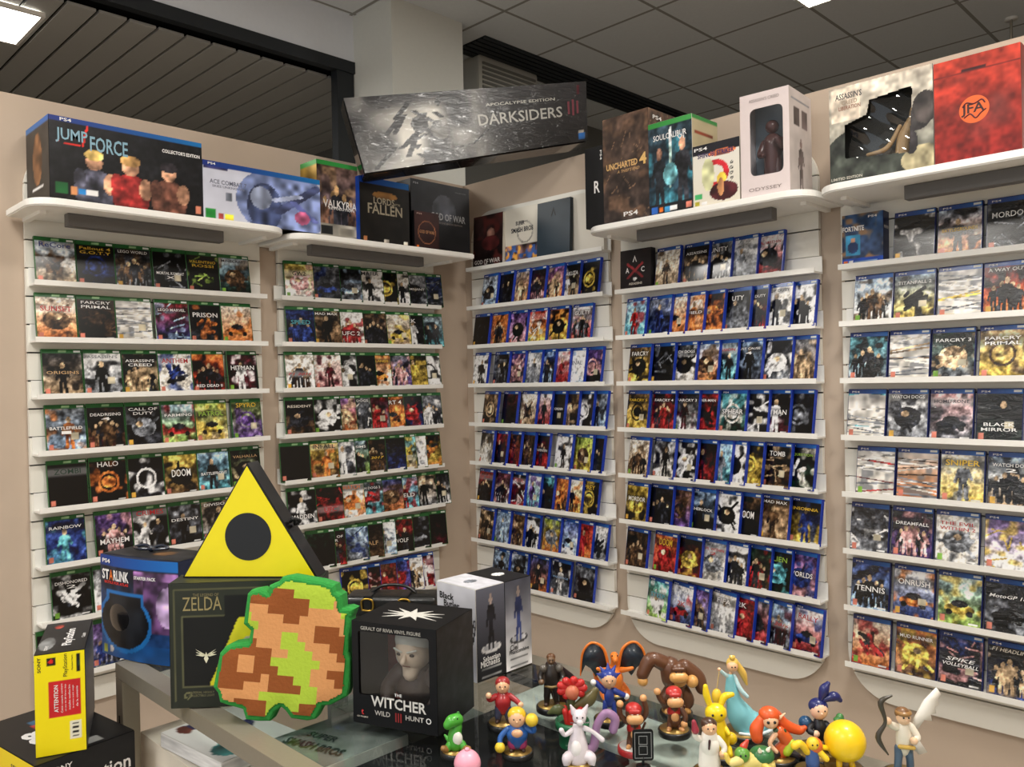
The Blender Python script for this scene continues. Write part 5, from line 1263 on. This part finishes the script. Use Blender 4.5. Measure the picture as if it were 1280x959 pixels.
# blue crested figure
q, hc, sz = human((40,60,140), (40,60,140), h=.8, hair=(38,58,140), headr=9, bulk=.7, arms=[[(-6, 0, 38), (-14, 2, 46), (-18, 0, 48)], [(6, 0, 38), (14, 0, 34), (20, 0, 31)]])
for i, (a, b) in enumerate(((-13, 4), (-9, 12), (0, 16), (9, 13), (14, 4))): q.append(('crest', (38,58,140), 'L', [(hc[0]+a*.3, 4, hc[2]+b*.3), (hc[0]+a, 8, hc[2]+b)], [5, .8]))
q = [(p[0], (232,230,226), *p[2:]) if p[0] == 'hand' else p for p in q]
toy('blue spiky crested toy figurine with white gloves before the dragon', 2.4333, -1.9011, .00142, q)
# white creature with lilac tail
toy('white toy cat with a thick curling lilac tail at the table front', 2.4960, -2.0550, .00135, [
 ('body', (218,208,214), 'L', [(0, 0, 10), (0, 0, 22), (0, 0, 44)], [11, 11, 6]), ('belly', (234,228,228), 'B', (-2, -7, 24), 8, (.8, .6, 1.2)), ('head', (218,208,214), 'B', (2, -2, 56), 7.5, (1, 1, 1.1)), ('muzzle', (226,218,222), 'B', (2, -8, 53), 3.6),
 ('ear', (208,198,204), 'L', [(-3, 0, 60), (-7, 0, 68)], [4, 1.2]), ('ear', (208,198,204), 'L', [(7, 0, 60), (11, 0, 68)], [4, 1.2]), ('whisker', (90,80,84), 'L', [(-8, -9, 53), (-2, -10, 53)], [.5, .5]), ('whisker', (90,80,84), 'L', [(12, -9, 53), (6, -10, 53)], [.5, .5]), ('arm', (218,208,214), 'L', [(-6, -2, 42), (-14, -4, 38), (-18, -6, 44)], [3, 2.2, 2.8]), ('arm', (218,208,214), 'L', [(7, -2, 44), (16, -2, 40), (26, -4, 32)], [3, 2.2, 2.8]),
 ('leg', (218,208,214), 'L', [(-6, -2, 14), (-12, -6, 14), (-13, -6, 4)], [7, 6, 3]), ('leg', (218,208,214), 'L', [(7, -2, 14), (13, -6, 14), (14, -6, 4)], [7, 6, 3]), ('tail', (148,112,150), 'L', [(6, 8, 12), (18, 12, 18), (22, 12, 40), (32, 12, 54), (42, 12, 48), (40, 12, 36)], [5.5, 5, 4.5, 4.5, 5, 5])]+eyes(2, -8.5, 58, 3, 1), base=True)
# monkeys and the gorilla
def monkey(arms, capcol, s=1.):
    br = (86,52,34); t = (214,158,104)
    q = [('body', br, 'L', [(0, 0, 16), (0, 0, 32)], [7.5, 6.5]), ('shirt', (170,36,34), 'L', [(0, 1, 26), (0, 1, 34)], [8, 7]), ('belly', t, 'B', (0, -6, 22), 4.5, (1, .5, 1.2)), ('leg', br, 'L', [(-4, 0, 16), (-6, -3, 8)], [4, 3.4]), ('leg', br, 'L', [(4, 0, 16), (6, -3, 8)], [4, 3.4]), ('foot', t, 'L', [(-6, -3, 8.5), (-8, -8, 8.5)], [3, 2.4]), ('foot', t, 'L', [(6, -3, 8.5), (8, -8, 8.5)], [3, 2.4]),
         ('head', br, 'B', (0, -1, 44), 9.5), ('muzzle', t, 'L', [(-4, -9, 40), (4, -9, 40)], [5.5, 5.5]), ('cap', capcol, 'B', (0, 0, 48), 9.4, (1, 1, .75)), ('cap_brim', capcol, 'L', [(-4, -9, 48), (4, -9, 48)], [2.6, 2.6], .8), ('tail', br, 'L', [(2, 6, 14), (10, 12, 18), (14, 10, 28)], [2, 1.6, 1.4])]
    for a in arms: q += [('arm', br, 'L', a, [3.4, 3, 2.8]), ('hand', t, 'B', a[-1], 4)]
    return q+eyes(0, -9.5, 45.5, 3, 1.3, (236,232,226))
toy('brown toy monkey with both arms raised on a red base', 2.5257, -1.9586, .00137, monkey([[(-7, 0, 34), (-15, 0, 42), (-15, 0, 54)], [(7, 0, 34), (14, 0, 44), (11, 0, 60)]], (176,40,36)), basecol=(160,34,36))
toy('brown toy monkey waving one arm on a gold topped black base', 2.5358, -1.8659, .00140, monkey([[(-7, 0, 34), (-15, -2, 40), (-19, -2, 50)], [(7, 0, 30), (12, -4, 22), (10, -6, 14)]], (186,48,44)))
gb = (96,60,38); gt = (216,160,90)
toy('large brown toy gorilla with a raised arm by the rear rail', 2.4990, -1.805, .00148, [
 ('body', gb, 'L', [(2, 0, 30), (-2, 0, 44), (-6, 0, 56)], [10, 14, 12]), ('chest', gt, 'B', (2, -11, 44), 7.5, (1.1, .6, .9)), ('leg', gb, 'L', [(-6, 0, 30), (-14, -4, 22), (-10, -2, 9)], [7.5, 6, 4]), ('leg', gb, 'L', [(8, 0, 30), (14, -4, 20), (10, -2, 9)], [7.5, 6, 4]), ('foot', gt, 'L', [(-10, -3, 9), (-12, -9, 9)], [4, 3]), ('foot', gt, 'L', [(10, -3, 9), (12, -9, 9)], [4, 3]),
 ('arm', gb, 'L', [(-12, 0, 60), (-28, -2, 66), (-38, -4, 50)], [9, 8, 7]), ('arm', gb, 'L', [(10, 0, 56), (24, -2, 46), (28, -6, 34)], [9, 8, 7]), ('fist', gt, 'B', (-38, -5, 43), 6), ('fist', gt, 'B', (16, -12, 44), 7), ('head', gb, 'B', (1, -9, 56), 9), ('muzzle', gt, 'L', [(-4, -16, 50), (5, -16, 50)], [6, 6]), ('brow', gb, 'L', [(-5, -16, 59), (6, -16, 59)], [2.2, 2.2])]+eyes(.5, -17, 56, 3, 1.1))
# yellow long eared animal
Y_ = (236,204,24)
toy('bright yellow long eared toy rabbit beside the white coated figurine', 2.6350, -1.890, .00141, [
 ('body', Y_, 'L', [(-2, 0, 14), (-2, 0, 26), (-4, 0, 40)], [10.5, 10, 8]), ('head', Y_, 'B', (-6, -2, 50), 11, (1.05, .95, .9)), ('ear', Y_, 'L', [(-12, 0, 58), (-15, 0, 68), (-16, 0, 77)], [3.2, 3.8, 2.6]), ('ear', Y_, 'L', [(0, 0, 58), (4, 0, 66), (12, 0, 68)], [3.2, 3.8, 2.6]), ('arm', Y_, 'L', [(-9, -5, 34), (-13, -9, 30)], [3, 2.4]), ('arm', Y_, 'L', [(3, -5, 34), (5, -10, 31)], [3, 2.4]), ('leg', Y_, 'L', [(-8, -4, 12), (-9, -9, 9)], [5, 3.5]), ('leg', Y_, 'L', [(5, -4, 12), (6, -9, 9)], [5, 3.5]),
 ('tail', (226,194,24), 'B', (12, 8, 18), 6.5)]+eyes(-7, -11.5, 51, 4.5, 1.3))
# figure in a white coat
q, hc, sz = human((232,226,216), (232,226,216), h=.85, hair=(70,44,30), headr=8, bulk=1.25, arms=[[(-9, 0, 40), (-15, -4, 44), (-17, -8, 52)], [(9, 0, 40), (15, -3, 32), (12, -6, 26)]])
q += [('coat', (230,224,214), 'L', [(0, 1, 12), (0, 1, 26), (0, 0, 42)], [12, 11, 9], .8), ('flask', (150,44,60), 'L', [(-16.5, -9, 53), (-18, -9, 62)], [4, 2.4]), ('lapel', (60,30,30), 'L', [(-2, -10, 42), (-3, -11, 34)], [1.4, 1])]
toy('toy figurine in a white coat holding up a red flask', 2.6500, -1.9480, .00134, q)
# lady in a pale blue gown
BL = (126,196,206)
toy('slender toy lady in a flowing pale blue gown holding a yellow lantern', 2.6200, -1.8020, .00146, [
 ('gown', BL, 'L', [(-12, 0, 64), (-10, 0, 44), (-2, 0, 24), (8, 0, 12)], [5, 8, 14, 17], .8), ('gown_train', BL, 'L', [(4, 2, 18), (22, 2, 10), (34, 2, 9)], [12, 10, 3], .5), ('hem', (214,226,228), 'L', [(-6, -12, 9), (10, -14, 8), (28, -6, 9), (38, 2, 11)], [1.6, 1.8, 1.8, 1.4]),
 ('neck', SK, 'L', [(-12, 0, 68), (-11, 0, 72)], [1.8, 1.8]), ('head', SK, 'B', (-10, -1, 77), 6), ('hair', (226,190,90), 'B', (-9, 2, 79), 6.8), ('hair_lock', (222,184,86), 'L', [(-5, 3, 78), (2, 3, 68), (6, 3, 56)], [4, 4, 1.5]), ('crown', (214,180,80), 'R', [(2.4, 0), (3.4, 4), (2.8, 4), (2, .5)], (-10, -1, 84)),
 ('arm', (186,220,226), 'L', [(-15, 0, 66), (-20, -2, 70), (-24, -4, 74)], [2.4, 2, 1.6]), ('arm', (186,220,226), 'L', [(-8, 0, 66), (-3, -4, 54), (4, -6, 46)], [2.4, 2.4, 2]), ('hand', SK, 'B', (-25, -4, 75), 2), ('lantern', (232,192,50), 'B', (-28, -4, 46), 7, (.8, .8, 1.2)), ('lantern_cord', (206,180,120), 'L', [(-25, -4, 73), (-28, -4, 54)], [.6, .6]), ('eye', (20,20,24), 'B', (-12, -7, 78), .8), ('eye', (20,20,24), 'B', (-8.5, -7, 78), .8)], br=22)
# orange haired figure
OR = (222,90,40)
toy('toy figurine with long orange hair crouching beside the pale blue gown', 2.7000, -1.845, .00140, [
 ('body', (214,96,44), 'L', [(4, 0, 12), (10, -2, 22), (2, -3, 34)], [8, 7, 6]), ('vest', (176,200,50), 'L', [(8, -6, 14), (13, -6, 22)], [5, 5]), ('collar', (50,74,44), 'L', [(-3, -5, 36), (6, -5, 35)], [2.6, 2.6]), ('head', (236,188,150), 'B', (-8, -4, 46), 8.5), ('hair', OR, 'B', (-8, -1, 51), 10.5, (1.05, .95, .8)), ('hair_lock', OR, 'L', [(0, 2, 50), (10, 4, 38), (24, 4, 32), (30, 2, 35)], [5, 6, 5, 2.5]), ('hair_lock', OR, 'L', [(-17, -2, 46), (-22, -2, 36), (-22, -4, 28)], [5, 7, 6]),
 ('arm', (236,188,150), 'L', [(-2, -5, 33), (-10, -8, 24), (-4, -10, 16)], [2.8, 2.4, 2.2]), ('leg', (40,36,40), 'L', [(4, 0, 12), (-6, -6, 10), (-8, -4, 4)], [5, 4.5, 3.5]), ('leg', (40,36,40), 'L', [(8, 0, 12), (20, -4, 8)], [5, 3.6]), ('ear', (236,188,150), 'L', [(2, -3, 48), (8, -2, 52)], [2, .8])]+eyes(-9, -12, 47, 3.4, 1.6), br=20)
# navy haired figure with a tank
NV = (28,34,96)
q, hc, sz = human((30,32,40), (26,26,34), skin=(230,190,160), h=.75, hair=NV, headr=9, bulk=.8, lean=-2, arms=[[(-7, 0, 34), (-12, -5, 30), (-6, -9, 28)], [(7, 0, 34), (11, -5, 30), (12, -9, 32)]])
q += [('hair_knot', NV, 'L', [(0, 0, hc[2]+9), (4, 0, hc[2]+20), (8, 0, hc[2]+26)], [2.5, 5, 2.5]), ('hair_knot', NV, 'L', [(2, 0, hc[2]+9), (14, 0, hc[2]+13), (20, 0, hc[2]+9)], [2.5, 5, 2.5]), ('backpack', (24,70,110), 'B', (-14, 4, 34), 7), ('tank', (110,140,200), 'L', [(14, -8, 20), (16, -8, 40)], [5, 5]), ('tank_cap', (60,120,60), 'L', [(16, -8, 41), (16.4, -8, 44)], [6, 4]), ('tank_cap', (60,120,60), 'L', [(13.6, -8, 17), (13.8, -8, 19)], [5, 6])]
toy('toy figurine with navy hair knots carrying a clear blue tank', 2.7403, -1.7870, .00146, q, br=28)
# yellow ball figure
toy('round yellow ball toy figurine with an orange glove by the rear rail', 2.7840, -1.812, .00143, [('body', (238,196,20), 'B', (2, 0, 32), 20), ('glove', (214,106,50), 'B', (-30, -4, 30), 8), ('arm', (238,196,20), 'L', [(-14, -2, 26), (-24, -4, 28)], [2.6, 2.6]), ('leg', (238,196,20), 'L', [(-4, 0, 14), (-5, -2, 8)], [3, 3]), ('leg', (238,196,20), 'L', [(7, 0, 14), (8, -2, 8)], [3, 3])], br=20)
# winged archer
q, hc, sz = human((222,214,196), (70,90,110), h=1.05, hair=(120,84,50), headr=6.5, bulk=.85, skin=(224,186,150), arms=[[(-7, 0, 50), (-14, -3, 54), (-17, -6, 58)], [(7, 0, 50), (11, -4, 42), (6, -8, 40)]])
fe = [(5, 44), (12, 58), (20, 72), (32, 84), (36, 78), (33, 74), (34, 68), (30, 66), (31, 60), (26, 59), (27, 53), (20, 54), (14, 46)]
q += [('wing', (234,228,218), 'P', [(a+2, b) for a, b in fe], 4), ('wing', (228,222,212), 'P', [(6, 44), (16, 36), (24, 24), (16, 22), (8, 30)], 3), ('bow', (60,54,44), 'L', [(-14, -8, 82), (-24, -8, 76), (-20, -8, 58), (-27, -8, 44), (-18, -8, 28)], [1, 2.6, 1.6, 2.6, .8]), ('laurel', (150,110,60), 'R', [(6.8, 0), (7.4, 1.5), (6.8, 3)], (0, -1, hc[2]+3)), ('sash', (196,160,70), 'L', [(-6, -6, 34), (6, -7, 33)], [2, 2])]
toy('white winged toy archer with a dark bow, farthest toward the right wall', 2.8540, -1.7766, .00150, q)
# green and cream reptile
toy('green and cream toy reptile with red shell spots near the table front', 2.6980, -1.9080, .00135, [
 ('body', (226,206,120), 'L', [(-12, 0, 14), (2, 0, 18), (14, 0, 12)], [8, 9, 8]), ('shell', (50,110,60), 'B', (8, 2, 22), 12, (1.1, 1, .8)), ('shell_spike', (232,224,200), 'L', [(4, -6, 30), (3, -8, 34)], [2.4, .6]), ('shell_spike', (232,224,200), 'L', [(13, -4, 30), (15, -5, 34)], [2.4, .6]), ('head', (96,150,60), 'B', (-14, -4, 26), 8), ('muzzle', (228,206,130), 'L', [(-18, -8, 22), (-26, -9, 20)], [5, 4]), ('tuft', (196,60,40), 'L', [(-12, -2, 33), (-8, -2, 39)], [4, 2]), ('arm', (226,196,90), 'L', [(-16, -6, 16), (-28, -8, 20), (-32, -8, 28)], [3, 3, 2.4]), ('arm', (226,196,90), 'L', [(8, -8, 16), (14, -12, 12)], [3.4, 3]), ('leg', (226,196,90), 'L', [(12, -4, 10), (18, -8, 8)], [5, 4])]+eyes(-15, -11.5, 28, 2.6, 1.1))
# pink round figure and small yellow one at the edge
toy('pink round toy figurine at the very front of the table', 2.4100, -2.1950, .00128, [('body', (234,160,180), 'B', (0, 0, 22), 15), ('knob', (222,150,170), 'B', (0, 0, 37), 3)])
toy('yellow limbed toy figurine between the reptile and the navy haired one', 2.7560, -1.850, .00139, [('body', (60,90,150), 'L', [(0, 0, 14), (0, 0, 26)], [7, 6]), ('head', (232,192,50), 'B', (0, -2, 34), 6.5), ('arm', (238,196,40), 'L', [(-6, -2, 26), (-14, -6, 36), (-20, -6, 34)], [3.6, 3.6, 4]), ('arm', (238,196,40), 'L', [(6, -2, 26), (12, -6, 20)], [3.4, 3]), ('leg', (40,60,110), 'L', [(-3, 0, 14), (-4, -2, 8)], [3.6, 3]), ('leg', (40,60,110), 'L', [(3, 0, 14), (4, -2, 8)], [3.6, 3])]+eyes(0, -8, 35, 2.4, .9))
# black display tag on a stem
r = empty('display_tag', 'black rounded display tag with a white outline pattern on a stem', 'sign', (2.5648, -1.9900, zc0), rad(44.8)); k = .00133
obj('tag_foot', lathe_bm([(8*k, 0), (8*k, 2*k), (2*k, 3*k)], 24), M_black, r)
obj('stem', limb_bm([(0, 0, 2*k), (0, 0, 12*k)], 1.6*k, 8), M_black, r)
obj('plate', prism_bm(rrect(-11.5*k, 8*k, 11.5*k, 42*k, 3*k, 4), 2*k, 'y', -k), M_black, r, False)
def outline(pts, t): return join(*[box_bm(min(a[0], b[0])-t, -1.5*k, min(a[1], b[1])-t, max(a[0], b[0])+t, -1.1*k, max(a[1], b[1])+t) for a, b in zip(pts, pts[1:]+pts[:1])])
obj('plate_pattern', join(outline([(-9*k, 11*k), (9*k, 11*k), (9*k, 39*k), (-9*k, 39*k)], .25*k), outline([(-4.5*k, 15*k), (4.5*k, 15*k), (4.5*k, 24*k), (-4.5*k, 24*k)], .25*k), outline([(-4.5*k, 26*k), (4.5*k, 26*k), (4.5*k, 35*k), (-4.5*k, 35*k)], .25*k)), mat('ink_grey', (150,150,150), .5), r, False)

# ------------------------------------------------------------------ light and camera
for (x, y, pw, lb) in ((1.527, 1.21, 26, 'bright square ceiling light panel beyond the back partition'),
                   (3.027, -1.49, 40, 'square ceiling light panel above the counter'), (1.227, -3.29, 34, 'square ceiling light panel over the left aisle'),
                   (4.827, -2.69, 34, 'square ceiling light panel over the right aisle'), (3.027, -4.49, 40, 'square ceiling light panel behind the viewer')):
    ceiling_lamp(x, y, H_CEIL-.022, 14, pw, lb)
ceiling_lamp(-1.12, -1.98, 3.31, 14, 40, 'bright square light panel under the dark slatted ceiling', half=.22)
w = bpy.data.worlds.new('w'); SC.world = w; w.use_nodes = True
w.node_tree.nodes['Background'].inputs[0].default_value = (.9, .95, 1, 1); w.node_tree.nodes['Background'].inputs[1].default_value = .9  # bright world added as soft fill through the open front side
cam = bpy.data.cameras.new('camera'); co = bpy.data.objects.new('camera', cam); COL.objects.link(co)
YAW, PITCH, ROLL, F = -0.7816544, -0.0051998, -0.0198791, 1028.513
cam.sensor_fit = 'HORIZONTAL'; cam.sensor_width = 36; cam.lens = 36*F/1280; cam.clip_start = .02
fw = Vector((math.sin(YAW)*math.cos(PITCH), math.cos(YAW)*math.cos(PITCH), math.sin(PITCH)))
rt = Vector((math.cos(YAW), -math.sin(YAW), 0)); up = rt.cross(fw)
r2 = rt*math.cos(ROLL)+up*math.sin(ROLL); u2 = -rt*math.sin(ROLL)+up*math.cos(ROLL)
co.matrix_world = Matrix(((r2.x, u2.x, -fw.x, 3.2804848), (r2.y, u2.y, -fw.y, -2.9672452), (r2.z, u2.z, -fw.z, 1.6), (0, 0, 0, 1)))
SC.camera = co
SC.view_settings.view_transform = 'Standard'; SC.view_settings.look = 'None'; SC.view_settings.exposure = 0
